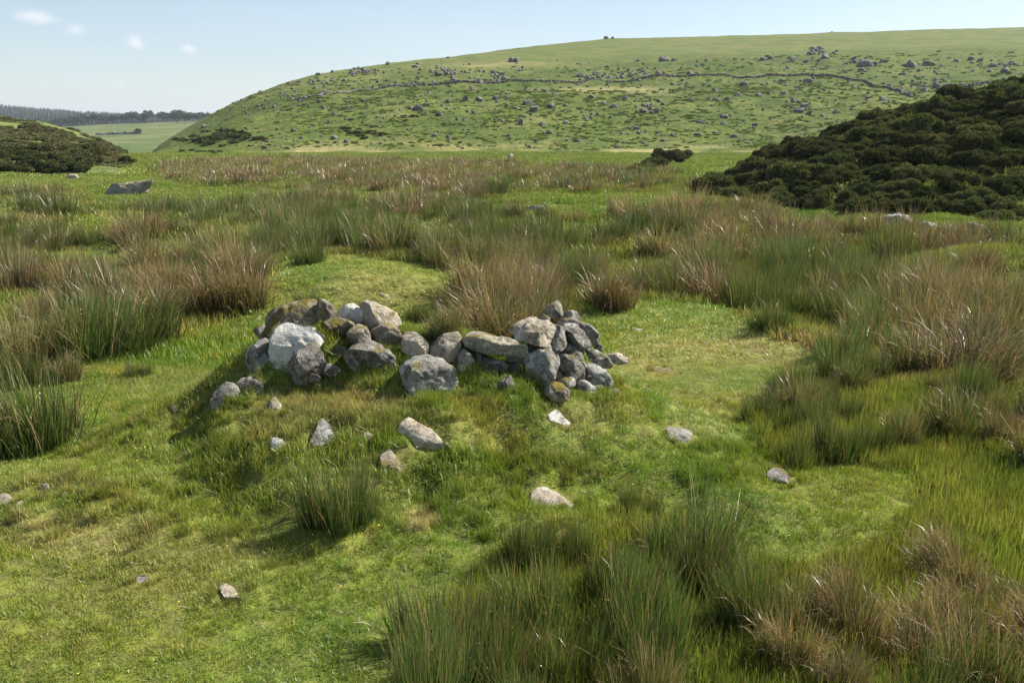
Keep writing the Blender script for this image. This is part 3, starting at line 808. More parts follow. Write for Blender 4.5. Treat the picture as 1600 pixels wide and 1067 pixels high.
rocks += [(948, 61.5, 9), (958, 61, 6), (1019, 58.8, 8), (1300, 51.5, 5), (1555, 43.5, 7), (560, 107.5, 8), (498, 118, 9), (520, 113.5, 6), (606, 101.5, 7), (452, 131, 7), (700, 91.5, 5), (812, 76.5, 5)]
# dense outcrops: centre, half sizes, count, size range
CL = [(700, 112, 24, 7, 34, 4, 10), (640, 133, 60, 5, 26, 3, 7), (780, 121, 20, 8, 26, 4, 11), (572, 112, 30, 6, 24, 4, 9), (500, 130, 40, 8, 26, 3, 8), (925, 119, 24, 7, 18, 4, 9),
      (1000, 114, 30, 8, 26, 4, 9), (850, 143, 20, 5, 10, 4, 7), (1440, 135, 40, 12, 34, 4, 9), (1560, 104, 30, 7, 16, 4, 8), (1350, 97, 30, 6, 14, 4, 9), (1280, 82, 22, 6, 14, 4, 8), (1010, 170, 16, 10, 16, 4, 10), (1260, 172, 24, 9, 12, 4, 10), (455, 150, 20, 6, 12, 3, 7)]
rr = np.random.default_rng(5)
for (u, v, a, b, n, s0, s1) in CL:
    for _ in range(n):
        rocks.append((u + rr.normal() * a * .55, v + rr.normal() * b * .55, s0 + (s1 - s0) * rr.random() ** 2))
small = []
for _ in range(1150):
    u = 330 + 1250 * rr.random(); v = 95 + 138 * rr.random()
    small.append((u, v, 2.0 + 4.0 * rr.random() ** 2))
uu, vv, ww = np.array(rocks).T
pts = cast(uu, vv)
keep = (pts[:, 1] > 112) & (pts[:, 1] < 900) & (np.abs(pts[:, 2] - H_hill(pts[:, 0], pts[:, 1])) < .05)
order = np.argsort(-ww)
n_ind = 0
rest_rocks = []
for i in order:
    if not keep[i]: continue
    p, w = pts[i], ww[i]
    wm = (1.05 if w < 14 else .82) * w * p[1] / F / CP
    if n_ind < 290:
        o = link('boulder', HR[i % 6], None, (p[0], p[1], p[2] - .08 * wm), (rr.normal() * .12, rr.normal() * .12, rr.random() * 6.28), (wm, wm * rr.uniform(.8, 1.1), wm * rr.uniform(.75, 1.2)))
        o['category'] = 'boulder'
        wv = np.interp(uu[i], [450, 590, 735, 905, 1060, 1260, 1350, 1420, 1600], [158, 139, 130, 131, 121, 117, 128, 151, 130])
        wh = 'close against the long hillside wall' if abs(vv[i] - wv) < 7 else ('on the slope above the long hillside wall' if vv[i] < wv else ('near the foot of the hill' if vv[i] > 195 else 'on the slope below the long hillside wall'))
        szn = 'large' if w > 17 else ('mid-sized' if w > 9 else 'small')
        o['label'] = szn + ' weathered grey boulder ' + wh; o['group'] = szn + ' boulders ' + wh
        n_ind += 1
    else:
        rest_rocks.append((p, wm))
for (u, v, w, lb) in ((798, 247, 10, 'chalk-pale boulder on the straw strip at the foot of the hill'), (823, 246, 7, 'smaller pale stone beside the chalk-pale boulder'), (884, 194, 8, 'whitish boulder low on the green slope')):
    p = cast([u], [v])[0]; wm = w * p[1] / F / CP
    link('boulder', HRP[w % 2], None, (p[0], p[1], p[2] - .05 * wm), (0, 0, 1.0 + w), (wm * 1.2, wm, wm * .8), label=lb, category='boulder')

# ---------------------------------------------------------------- point-instanced vegetation and scree (stuff)
def gn_scatter(name, protos, pts, rotz, scl, idx, label, category, extra=None, tiltxy=None, kind='stuff'):
    n = len(pts)
    me = bpy.data.meshes.new(name)
    me.vertices.add(n); me.vertices.foreach_set('co', np.asarray(pts, np.float32).ravel())
    rot = np.zeros((n, 3), np.float32); rot[:, 2] = rotz
    if tiltxy is not None: rot[:, :2] = tiltxy
    a = me.attributes.new('rot', 'FLOAT_VECTOR', 'POINT'); a.data.foreach_set('vector', rot.ravel())
    s3 = np.asarray(scl, np.float32)
    if s3.ndim == 1: s3 = np.repeat(s3[:, None], 3, 1)
    a = me.attributes.new('scl', 'FLOAT_VECTOR', 'POINT'); a.data.foreach_set('vector', s3.astype(np.float32).ravel())
    a = me.attributes.new('idx', 'INT', 'POINT'); a.data.foreach_set('value', np.asarray(idx, np.int32))
    for k, v in (extra or {}).items():
        a = me.attributes.new(k, 'FLOAT', 'POINT'); a.data.foreach_set('value', np.asarray(v, np.float32))
    o = link(name, me, None, kind=kind, label=label, category=category)
    ng = bpy.data.node_groups.new(name, 'GeometryNodeTree')
    ng.interface.new_socket('Geometry', in_out='INPUT', socket_type='NodeSocketGeometry')
    ng.interface.new_socket('Geometry', in_out='OUTPUT', socket_type='NodeSocketGeometry')
    gi, go = ng.nodes.new('NodeGroupInput'), ng.nodes.new('NodeGroupOutput')
    iop = ng.nodes.new('GeometryNodeInstanceOnPoints')
    jn = ng.nodes.new('GeometryNodeJoinGeometry')
    # join keeps the order of links reversed, so link last prototype first
    for me_p in reversed(protos):
        po = bpy.data.objects.new(me_p.name, me_p)
        oi = ng.nodes.new('GeometryNodeObjectInfo'); oi.inputs['Object'].default_value = po
        oi.inputs['As Instance'].default_value = True
        ng.links.new(oi.outputs['Geometry'], jn.inputs[0])
    def na(nm, t):
        x = ng.nodes.new('GeometryNodeInputNamedAttribute'); x.data_type = t; x.inputs['Name'].default_value = nm
        return x.outputs['Attribute']
    ng.links.new(gi.outputs[0], iop.inputs['Points'])
    ng.links.new(jn.outputs[0], iop.inputs['Instance'])
    iop.inputs['Pick Instance'].default_value = True
    ng.links.new(na('idx', 'INT'), iop.inputs['Instance Index'])
    e2r = ng.nodes.new('FunctionNodeEulerToRotation')
    ng.links.new(na('rot', 'FLOAT_VECTOR'), e2r.inputs[0])
    ng.links.new(e2r.outputs[0], iop.inputs['Rotation'])
    ng.links.new(na('scl', 'FLOAT_VECTOR'), iop.inputs['Scale'])
    ng.links.new(iop.outputs[0], go.inputs[0])
    md = o.modifiers.new('scatter', 'NODES'); md.node_group = ng
    return o
# the smallest hillside stones
sp = cast([s[0] for s in small], [s[1] for s in small]); sw = np.array([s[2] for s in small])
ok = (sp[:, 1] > 118) & (sp[:, 1] < 420) & (np.abs(sp[:, 2] - H_hill(sp[:, 0], sp[:, 1])) < .05)
sp, sw = sp[ok], sw[ok] * sp[ok][:, 1] / F
if rest_rocks:
    sp = np.concatenate([sp, np.array([p for p, _ in rest_rocks])]); sw = np.concatenate([sw, np.array([w for _, w in rest_rocks])])
HRS = [new_mesh('scree_rock', *rock_variant(540 + i, 2, .7), mat=R['hill']) for i in range(4)]
gn_scatter('scattered_stones', HRS, sp, rr.random(len(sp)) * 6.28, sw, rr.integers(0, 4, len(sp)), 'small grey stones scattered over the whole green hillside', 'stones')

# dry-stone wall along the hill and a shorter one across the valley
def wall(pix, name, label, step, hgt, seed):
    P = cast([p[0] for p in pix], [p[1] for p in pix])
    d = np.concatenate([[0], np.cumsum(np.hypot(*np.diff(P[:, :2], axis=0).T))])
    L = d[-1]
    rng = np.random.default_rng(seed)
    vb, fb = rock_variant(seed, 2, .75)
    vb = vb[:]; 
    V, T = [], []
    root = link(name, None, None, tuple(P[0]), label=label, category='wall')
    n = int(L / step)
    off = 0
    for i in range(n):
        s = (i + .5) * step
        x, y = np.interp(s, d, P[:, 0]), np.interp(s, d, P[:, 1])
        z = float(H_all(np.array(x), np.array(y)))
        tall = hgt * np.clip(.9 + .5 * math.sin(s * .05 + seed) * .4 + rng.normal() * .12, .35, 1.3)
        k = 0
        tall = min(max(tall, .75 * hgt), 1.1 * hgt)
        while k * .42 < tall:
            sz = step * rng.uniform(1.0, 1.5)
            a = rng.random() * 6.28
            q = vb * np.array((sz * 1.2, sz * 1.2, .8 * rng.uniform(.8, 1.25)))
            q = np.stack([q[:, 0] * math.cos(a) - q[:, 1] * math.sin(a), q[:, 0] * math.sin(a) + q[:, 1] * math.cos(a), q[:, 2]], 1)
            V.append(q + np.array((x + rng.normal() * .1, y + rng.normal() * .15, z - .15 + k * .42)) - P[0]); T.append(fb + off); off += len(vb); k += 1
    me = new_mesh('wall_stones', np.concatenate(V), np.concatenate(T), mat=R['hill'])
    link('wall_stones', me, root, kind='stuff')
wall([(590, 139), (630, 136), (690, 132), (735, 130), (790, 128), (850, 129), (905, 131), (950, 129), (1000, 125), (1060, 121), (1120, 119), (1200, 118), (1260, 117), (1300, 120), (1350, 128), (1390, 139), (1420, 151)],
     'dry_stone_wall', 'long dry-stone wall curving across the boulder-strewn hillside', .42, .6, 3)
wall([(1490, 140), (1520, 135), (1560, 132), (1600, 130), (1650, 127)], 'dry_stone_wall', 'stretch of dry-stone wall behind the crest of the gorse bank', .45, .6, 8)
wall([(452, 158), (500, 152), (550, 145), (592, 140)], 'dry_stone_wall', 'tumbled low end of wall on the hill shoulder', 1.1, .6, 6)
wall([(150, 212), (175, 211), (200, 210), (222, 209)], 'dry_stone_wall', 'thin dark wall across the far pale pasture', 1.4, 1.7, 12)

# ---------------------------------------------------------------- blades
def ribbons(base, az, lean, length, bend, width, cols_base, cols_tip, k=4, face=None, rng=RNG):
    """flat tapering stems; base (n,3); lean from vertical at the root, bend = extra lean at the tip"""
    n = len(base)
    t = np.linspace(0, 1, k)
    ang = lean[:, None] + bend[:, None] * t[None] ** 1.6
    seg = length[:, None] / (k - 1)
    hx = np.concatenate([np.zeros((n, 1)), np.cumsum(np.sin(ang[:, :-1]) * seg, 1)], 1)
    hz = np.concatenate([np.zeros((n, 1)), np.cumsum(np.cos(ang[:, :-1]) * seg, 1)], 1)
    cx, cy = np.cos(az)[:, None], np.sin(az)[:, None]
    px, py, pz = base[:, 0:1] + hx * cx, base[:, 1:2] + hx * cy, base[:, 2:3] + hz
    fa = (rng.random(n) * math.pi * 2) if face is None else face
    wx, wy = np.cos(fa)[:, None], np.sin(fa)[:, None]
    w = width[:, None] * (1 - .75 * t[None] ** 1.5) * .5
    A = np.stack([px - wx * w, py - wy * w, pz], -1)
    B = np.stack([px + wx * w, py + wy * w, pz], -1)
    V = np.stack([A, B], 2).reshape(n, 2 * k, 3)
    V[:, 2 * k - 2] = (V[:, 2 * k - 2] + V[:, 2 * k - 1]) / 2
    V = V[:, :2 * k - 1]
    m = 2 * k - 1
    q = []
    for i in range(k - 2):
        q.append([2 * i, 2 * i + 1, 2 * i + 3, 2 * i + 2])
    q = np.array(q, int).reshape(-1, 4)
    off = (np.arange(n) * m)[:, None, None]
    quads = (q[None] + off).reshape(-1, 4)
    tri = np.array([[2 * k - 4, 2 * k - 3, 2 * k - 2]])
    tris = (tri[None] + off).reshape(-1, 3)
    tt = np.repeat(t, 2)[:m][None, :, None]
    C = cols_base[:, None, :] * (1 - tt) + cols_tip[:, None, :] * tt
    return V.reshape(-1, 3), tris, quads, C.reshape(-1, 3)
def merge(parts):
    V, T, Q, C = [], [], [], []
    o = 0
    for v, t, q, c in parts:
        V.append(v); T.append(t + o); Q.append(q + o); C.append(c); o += len(v)
    return np.concatenate(V), np.concatenate(T), np.concatenate(Q), np.concatenate(C)
def turf_tuft(seed, n, rad, l0, l1, wid, name, lean=.55):
    rng = np.random.default_rng(seed)
    r = rad * np.sqrt(rng.random(n)); a = rng.random(n) * 6.283
    base = np.stack([r * np.cos(a), r * np.sin(a), -.012 * np.ones(n)], 1)
    L = rng.uniform(l0, l1, n)
    val = rng.uniform(.62, 1.25, n)[:, None]
    dead = (rng.random(n) < .10)[:, None]
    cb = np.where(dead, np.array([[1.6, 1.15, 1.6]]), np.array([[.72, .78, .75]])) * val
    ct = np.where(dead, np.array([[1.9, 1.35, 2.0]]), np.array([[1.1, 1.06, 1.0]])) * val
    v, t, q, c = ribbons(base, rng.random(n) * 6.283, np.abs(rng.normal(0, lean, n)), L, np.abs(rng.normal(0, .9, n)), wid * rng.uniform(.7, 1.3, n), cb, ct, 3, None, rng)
    return new_mesh(name, v, t, q, c, M_TURF)

# ---------------------------------------------------------------- where the rushes grow (outlines on the ground, photo pixels)
Z_LEFT = [(0, 296), (0, 610), (60, 600), (120, 575), (200, 550), (290, 520), (380, 490), (405, 455), (430, 412), (520, 398), (560, 398), (580, 330), (480, 312), (400, 318), (330, 318), (250, 318), (160, 316), (90, 300)]
Z_BAND = [(250, 262), (320, 254), (500, 250), (760, 258), (1000, 266), (1090, 282), (1110, 300), (980, 304), (790, 302), (770, 312), (720, 312), (580, 300), (420, 296), (330, 292), (270, 284)]
Z_MID = [(560, 330), (600, 305), (690, 315), (770, 335), (830, 345), (960, 342), (1050, 336), (1180, 345), (1400, 366), (1600, 392), (1750, 400), (1750, 610), (1480, 588), (1330, 562), (1210, 520), (1130, 478), (1000, 468), (920, 474), (880, 500), (700, 520), (690, 500), (740, 470), (730, 440), (660, 412), (560, 398)]
Z_FRONT = [(1175, 660), (1230, 600), (1330, 578), (1480, 590), (1750, 612), (1750, 1250), (560, 1250), (660, 1040), (705, 950), (760, 880), (800, 850), (900, 880), (960, 800), (1010, 790), (1060, 830), (1150, 860), (1250, 890), (1350, 870), (1450, 790), (1430, 740), (1320, 720), (1230, 735), (1185, 700)]
HOLES = [[(110, 296), (180, 292), (300, 290), (420, 300), (400, 318), (250, 326), (130, 318)], [(560, 352), (640, 345), (700, 352), (690, 372), (600, 378)], [(770, 352), (900, 350), (1010, 354), (900, 366), (780, 366)], [(60, 395), (170, 392), (210, 404), (90, 414)], [(0, 322), (48, 326), (60, 346), (0, 354)], [(100, 332), (170, 340), (235, 358), (190, 380), (80, 366)], [(1470, 455), (1520, 430), (1610, 418), (1750, 420), (1750, 455), (1540, 470)],
         [(430, 412), (520, 402), (650, 408), (735, 440), (735, 470), (690, 505), (560, 480), (430, 470)], [(640, 345), (700, 355), (720, 385), (640, 392)]]
def rush_zone(x, y, z):
    u, v = project(x, y, z)
    inside = np.zeros(len(u), int)
    for k, poly in enumerate((Z_LEFT, Z_BAND, Z_MID, Z_FRONT)):
        inside = np.where(inpoly(u, v, poly), k + 1, inside)
    for poly in HOLES:
        inside = np.where(inpoly(u, v, poly), 0, inside)
    return inside, u, v
BROWN = [(330, 450, 75, 40, 1.0), (225, 460, 40, 45, .9), (25, 530, 50, 70, 1.0), (640, 318, 80, 22, 1.0), (800, 480, 90, 50, .9), (420, 270, 200, 14, .95), (700, 272, 200, 14, .75), (1500, 520, 90, 50, 1.0),
         (1280, 365, 200, 26, .85), (1120, 410, 60, 40, .8), (950, 430, 60, 40, .85), (120, 440, 60, 25, .7), (1000, 345, 160, 16, .7), (1500, 400, 90, 20, .85), (520, 325, 30, 20, .7), (1560, 960, 140, 130, .9), (1200, 1060, 280, 70, .6), (1590, 720, 60, 50, .6), (200, 385, 40, 30, .4)]
def brownness(u, v, x, y):
    b = np.zeros(len(u))
    for (bu, bv, su, sv, s) in BROWN:
        b = np.maximum(b, s * np.exp(-(((u - bu) / su) ** 2 + ((v - bv) / sv) ** 2)))
    return np.clip(b + .06 + .25 * (v < 315) + .5 * fbm2(x / 2.2, y / 2.2, 2, 95), 0, 1)

# ---------------------------------------------------------------- rush tussocks
GB, GT = np.array([.036, .072, .013]), np.array([.110, .160, .034])
DB, DT = np.array([.105, .078, .030]), np.array([.500, .365, .215])
def rush_parts(seed, n, dead, h, rad, wid, k=5, spread=.42):
    rng = np.random.default_rng(seed)
    ncl = 9                                      # a tussock is several shoots of different heights
    ca, cr = rng.random(ncl) * 6.283, rad * .52 * np.sqrt(rng.random(ncl))
    cx, cy, chh = cr * np.cos(ca), cr * np.sin(ca), rng.uniform(.55, 1.08, ncl)
    wa, wl_ = rng.random() * 6.283, rng.uniform(.02, .16)
    def stems(n, isdead):
        j = rng.integers(0, ncl, n)
        px, py = cx[j] + rng.normal(0, rad * .13, n), cy[j] + rng.normal(0, rad * .13, n)
        base = np.stack([px, py, np.full(n, -.03)], 1)
        r = np.hypot(px, py)
        az = np.arctan2(py, px) + rng.normal(0, .9, n)
        lean = np.abs(rng.normal(0, .12, n)) + spread * .75 * (r / rad)
        wild = rng.random(n) < .05
        lean = np.where(wild, lean + rng.uniform(.2, .7, n), lean)
        L = h * chh[j] * rng.uniform(.35, 1.12, n) * (1 - .18 * (r / rad))
        if isdead:
            bend = np.where(rng.random(n) < .42, rng.uniform(1.0, 2.6, n), np.abs(rng.normal(.2, .35, n)))
            val = rng.uniform(.45, 1.25, n)[:, None]
            hue = rng.random(n)[:, None]
            cb, ct = DB * val, (DT * (1 - hue) + np.array([.37, .205, .105]) * hue) * val
        else:
            bend = rng.normal(.10, .22, n)
            val = rng.uniform(.5, 1.35, n)[:, None]
            tip = (rng.random(n) < .30)[:, None]
            cb, ct = GB * val, np.where(tip, np.array([.30, .22, .09]), GT) * val
        v, t, q, c = ribbons(base, az, lean, L, bend, wid * rng.uniform(.6, 1.4, n), cb, ct, k, None, rng)
        v[:, 0] += math.cos(wa) * wl_ * v[:, 2] ** 2 / h; v[:, 1] += math.sin(wa) * wl_ * v[:, 2] ** 2 / h
        return v, t, q, c
    nd = int(n * dead)
    return stems(max(n - nd, 4), False), stems(max(nd, 4), True)
KINDS = {'green': .08, 'mixed': .40, 'brown': .76}
NEAR, MID_, FAR = {}, {}, {}
for kn, dead in KINDS.items():
    NEAR[kn] = []
    for i in range(4):
        g_, d_ = rush_parts(700 + i + int(dead * 50), 1000, dead, 1.0, .66, .0100)
        NEAR[kn].append((new_mesh('rush_green_near', *g_, mat=M_RUSH), new_mesh('rush_dead_near', *d_, mat=M_RUSH)))
    MID_[kn] = [new_mesh('rush_mid', *merge(rush_parts(740 + i + int(dead * 50), 560, dead, 1.0, .75, .017)), mat=M_RUSH) for i in range(4)]
    FAR[kn] = [new_mesh('rush_far', *merge(rush_parts(780 + i + int(dead * 50), 330, dead, 1.0, .9, .032, 4)), mat=M_RUSH) for i in range(3)]
rush_list = []     # x, y, z, height, radius factor, kind, hero label
# tussocks picked out one by one in the photograph: base pixel, height px, kind, width factor, label
HERO = [
 (58, 694, 150, 'green', 1.15, 'dark green rush tussock standing alone on the lawn in front of the left rushes'),
 (528, 815, 158, 'green', .85, 'upright dark green rush tussock on the lawn below the stone heap'),
 (780, 532, 112, 'brown', 1.25, 'large straw-topped rush tussock directly behind the stone heap'),
 (700, 525, 70, 'mixed', 1.1, 'grey-brown rush tussock drooping behind the low middle of the heap'),
 (850, 520, 85, 'mixed', 1.0, 'tall rush tussock behind the pointed stone of the heap'),
 (335, 482, 88, 'brown', 1.35, 'big russet rush tussock with a dark base near the grazed knoll'),
 (225, 492, 80, 'brown', 1.0, 'russet rush tussock next to the big dark-based one'),
 (478, 412, 50, 'green', 1.2, 'dark green rush tussock on the far edge of the grazed knoll'),
 (752, 308, 24, 'green', 1.2, 'small dark green rush tussock on the bright grass strip'),
 (640, 340, 52, 'brown', 1.7, 'wide pinkish-brown rush tussock in the middle of the marsh'),
 (20, 575, 130, 'brown', 1.1, 'tall tan rush tussock at the edge of the marsh by the lawn'),
 (1240, 728, 80, 'green', .9, 'dark-based rush tussock beside the bright green grass patch'),
 (1222, 600, 26, 'green', .9, 'tiny dark rush tuft on the worn turf platform'),
 (1262, 592, 28, 'green', .9, 'second small rush tuft on the worn turf platform'),
 (828, 870, 110, 'green', .95, 'green rush tussock beside the low pale stone'),
 (900, 868, 95, 'green', .8, 'dark-centred green rush tussock in front of the low pale stone'),
 (1500, 590, 125, 'brown', 1.5, 'huge russet rush tussock on the edge of the turf platform'),
 (1420, 575, 90, 'mixed', 1.2, 'mixed green and straw rush tussock beside the huge russet one'),
 (950, 480, 85, 'brown', 1.2, 'russet rush tussock rising behind the right end of the heap'),
 (1050, 470, 75, 'mixed', 1.2, 'rush tussock on the back edge of the turf platform'),
 (1120, 472, 85, 'brown', 1.2, 'straw-tipped rush tussock where the platform edge turns'),
 (1205, 515, 70, 'green', 1.0, 'dark green rush tussock hanging over the platform corner'),
 (1310, 560, 80, 'green', 1.1, 'grey-green rush tussock along the platform edge'),
 (215, 588, 34, 'green', 1.3, 'low dark tuft of rush in the short grass left of the heap'),
 (100, 595, 60, 'mixed', 1.0, 'ragged rush tussock where the marsh meets the lawn'),
 (480, 480, 40, 'green', 1.0, 'short green rush tuft on the slope of the grazed knoll'),
 (650, 500, 40, 'green', 1.1, 'soft green rush tuft in the dip behind the heap'),
 (1530, 426, 60, 'brown', 1.3, 'russet rush tussock on the skyline of the far right knoll'),
]
for (u, v, hp, kn, wf, lb) in HERO:
    p = cast([u], [v])[0]
    rush_list.append((p[0], p[1], p[2], hp * p[1] / F * 1.02, wf, kn, lb))
hero_xy = np.array([r[:2] for r in rush_list])
def poisson(n_try, y0, y1, tmax, gap, extra_left=0):
    y = np.sqrt(RNG.uniform(y0 ** 2, y1 ** 2, n_try)); t = RNG.uniform(-tmax, tmax, n_try)
    x = t * y
    cell = {}
    keep = np.zeros(n_try, bool)
    g = gap
    for i in range(n_try):
        c = (int(math.floor(x[i] / g)), int(math.floor(y[i] / g)))
        okk = True
        for a in (-1, 0, 1):
            for b in (-1, 0, 1):
                for j in cell.get((c[0] + a, c[1] + b), ()):
                    if (x[i] - x[j]) ** 2 + (y[i] - y[j]) ** 2 < g * g: okk = False; break
        if okk:
            keep[i] = True; cell.setdefault(c, []).append(i)
    return x[keep], y[keep]
for (y0, y1, gap, n_try) in ((1.6, 9.6, .22, 3600), (8.5, 16, .42, 2600), (16, 36, .62, 9000), (36, 108, 1.05, 22000)):
    x, y = poisson(int(n_try * 1.12), y0, y1, .78, gap)
    z = H_all(x, y)
    zn, u, v = rush_zone(x, y, z)
    clump = fbm2(x / (1.1 if y0 < 10 else 2.2), y / (1.1 if y0 < 10 else 2.2), 3, 88)
    dens = np.select([zn == 1, zn == 2, zn == 3, zn == 4], [sstep(-.30, .12, clump), sstep(-.6, -.25, clump), sstep(-.38, .04, clump), sstep(-.36, .08, clump) * 1.1], 0)
    if y0 > 16: dens = np.where(zn == 0, 0, dens)
    dens = np.where((zn == 4) & (v < 780) & (u < 1500), dens * .85, dens)
    dens = np.where((zn == 4) & (v > 900) & (u > 1000), dens * 1.5, dens)
    dens = np.where((zn == 1) & (v > 500) & (u > 130), dens * .18, dens)
    dens = np.where((zn == 1) & (v < 330) & (u > 100) & (u < 400), dens * .25, dens)
    if y0 == 1.6: dens = np.where(zn == 4, dens, 0)
    else: dens = np.where(zn == 4, 0, dens)
    hit = RNG.random(len(x)) < dens
    bn = brownness(u, v, x, y)
    for i in np.nonzero(hit)[0]:
        if np.min((hero_xy[:, 0] - x[i]) ** 2 + (hero_xy[:, 1] - y[i]) ** 2) < .10: continue
        q = bn[i] + RNG.normal() * .12
        kn = 'green' if q < .22 else ('mixed' if q < .44 else 'brown')
        h = RNG.uniform(.52, .92) * (1 + .3 * max(0, clump[i])) * (1.15 if x[i] > 3 else 1)
        wf = RNG.uniform(.8, 1.2)
        if zn[i] == 4:
            h = RNG.uniform(.24, .56); wf = RNG.uniform(.7, 1.1)
            if y[i] < 2.6: h *= .7
        if y[i] > 36: h = RNG.uniform(.5, .95); wf = RNG.uniform(.9, 1.5)
        rush_list.append((x[i], y[i], z[i], h, wf, kn, None))
# those that show largest become individuals, the rest one mass
app = np.array([(1e9 if r[6] else r[3] / max(r[1], 1.5)) for r in rush_list])
inview = []
for r in rush_list:
    u, v = project(np.array(r[0]), np.array(r[1]), np.array(r[2] + r[3] * .5))
    inview.append(-20 < u < 1620 and 0 < v < 1090)
app = np.where(inview, app, -1)
order = np.argsort(-app)
LBL = {'green': ('green tussock of soft rush standing in the marsh', 'green rush tussocks'),
       'mixed': ('green rush tussock streaked with straw-coloured dead stems', 'part-withered rush tussocks'),
       'brown': ('russet and straw-coloured tussock of withered rush', 'withered rush tussocks')}
LBLN = {'green': ('loose green tussock of rush in the open grass near the lawn', 'loose green rush tussocks'),
        'mixed': ('loose green rush tussock with dry stems near the lawn', 'loose part-dry rush tussocks'),
        'brown': ('loose tussock of dry brown rush stems near the lawn', 'loose dry rush tussocks')}
stuff_mid, stuff_far = [], []
cnt = 0
for i in order:
    x, y, z, h, wf, kn, lb = rush_list[i]
    rz = RNG.random() * 6.28
    s = (h * wf * .95, h * wf * .95, h)
    if cnt < 290 and app[i] > 0 and y < 36:
        front_zone = y < 9.6 and x > -1.5 and h < .6
        if lb: lab, grp = lb, None
        else:
            du, dv = project(np.array(x), np.array(y), np.array(z))
            if front_zone: wh = 'in the damp grass facing the stone heap' if y < 5 else 'beside the worn turf platform'
            elif dv < 345: wh = 'in the marsh near the bright grass strip'
            elif du < 560: wh = 'in the marsh between lawn and mossy boulder'
            elif du < 900: wh = 'in the marsh behind the stone heap'
            elif y > 17: wh = 'in the marsh before the gorse bank'
            else: wh = 'along the edge of the turf platform'
            szn = 'tall' if h > .62 else 'short'
            kd = {'green': 'green', 'mixed': 'straw-streaked green', 'brown': 'withered russet'}[kn]
            lab, grp = szn + ' ' + kd + ' rush tussock ' + wh, szn + ' ' + kd + ' rushes ' + wh
        if y < 20:
            e = link('rush_tussock', None, None, (x, y, z), (0, 0, rz), s, label=lab, category='rush', group=grp)
            g_, d_ = NEAR[kn][i % 4]
            link('green_stems', g_, e); link('dead_stems', d_, e)
        else:
            link('rush_tussock', MID_[kn][i % 4], None, (x, y, z), (0, 0, rz), s, label=lab, category='rush', group=grp)
        cnt += 1
    else:
        (stuff_far if y > 36 else stuff_mid).append((x, y, z, rz, s, kn, i))
def rush_stuff(lst, bank, nvar, name, label):
    P = np.array([(a[0], a[1], a[2]) for a in lst]); S = np.array([a[4] for a in lst])
    order_k = list(KINDS)
    protos = [m for k in order_k for m in bank[k]]
    idx = [order_k.index(a[5]) * nvar + a[6] % nvar for a in lst]
    gn_scatter(name, protos, P, np.array([a[3] for a in lst]), S, idx, label, 'rushes')
rush_stuff(stuff_mid, MID_, 4, 'rush_marsh', 'continuous mass of rushes filling the marsh between tussocks')
rush_stuff(stuff_far, FAR, 3, 'distant_rushes', 'pale pinkish band of distant rushes before the hill')

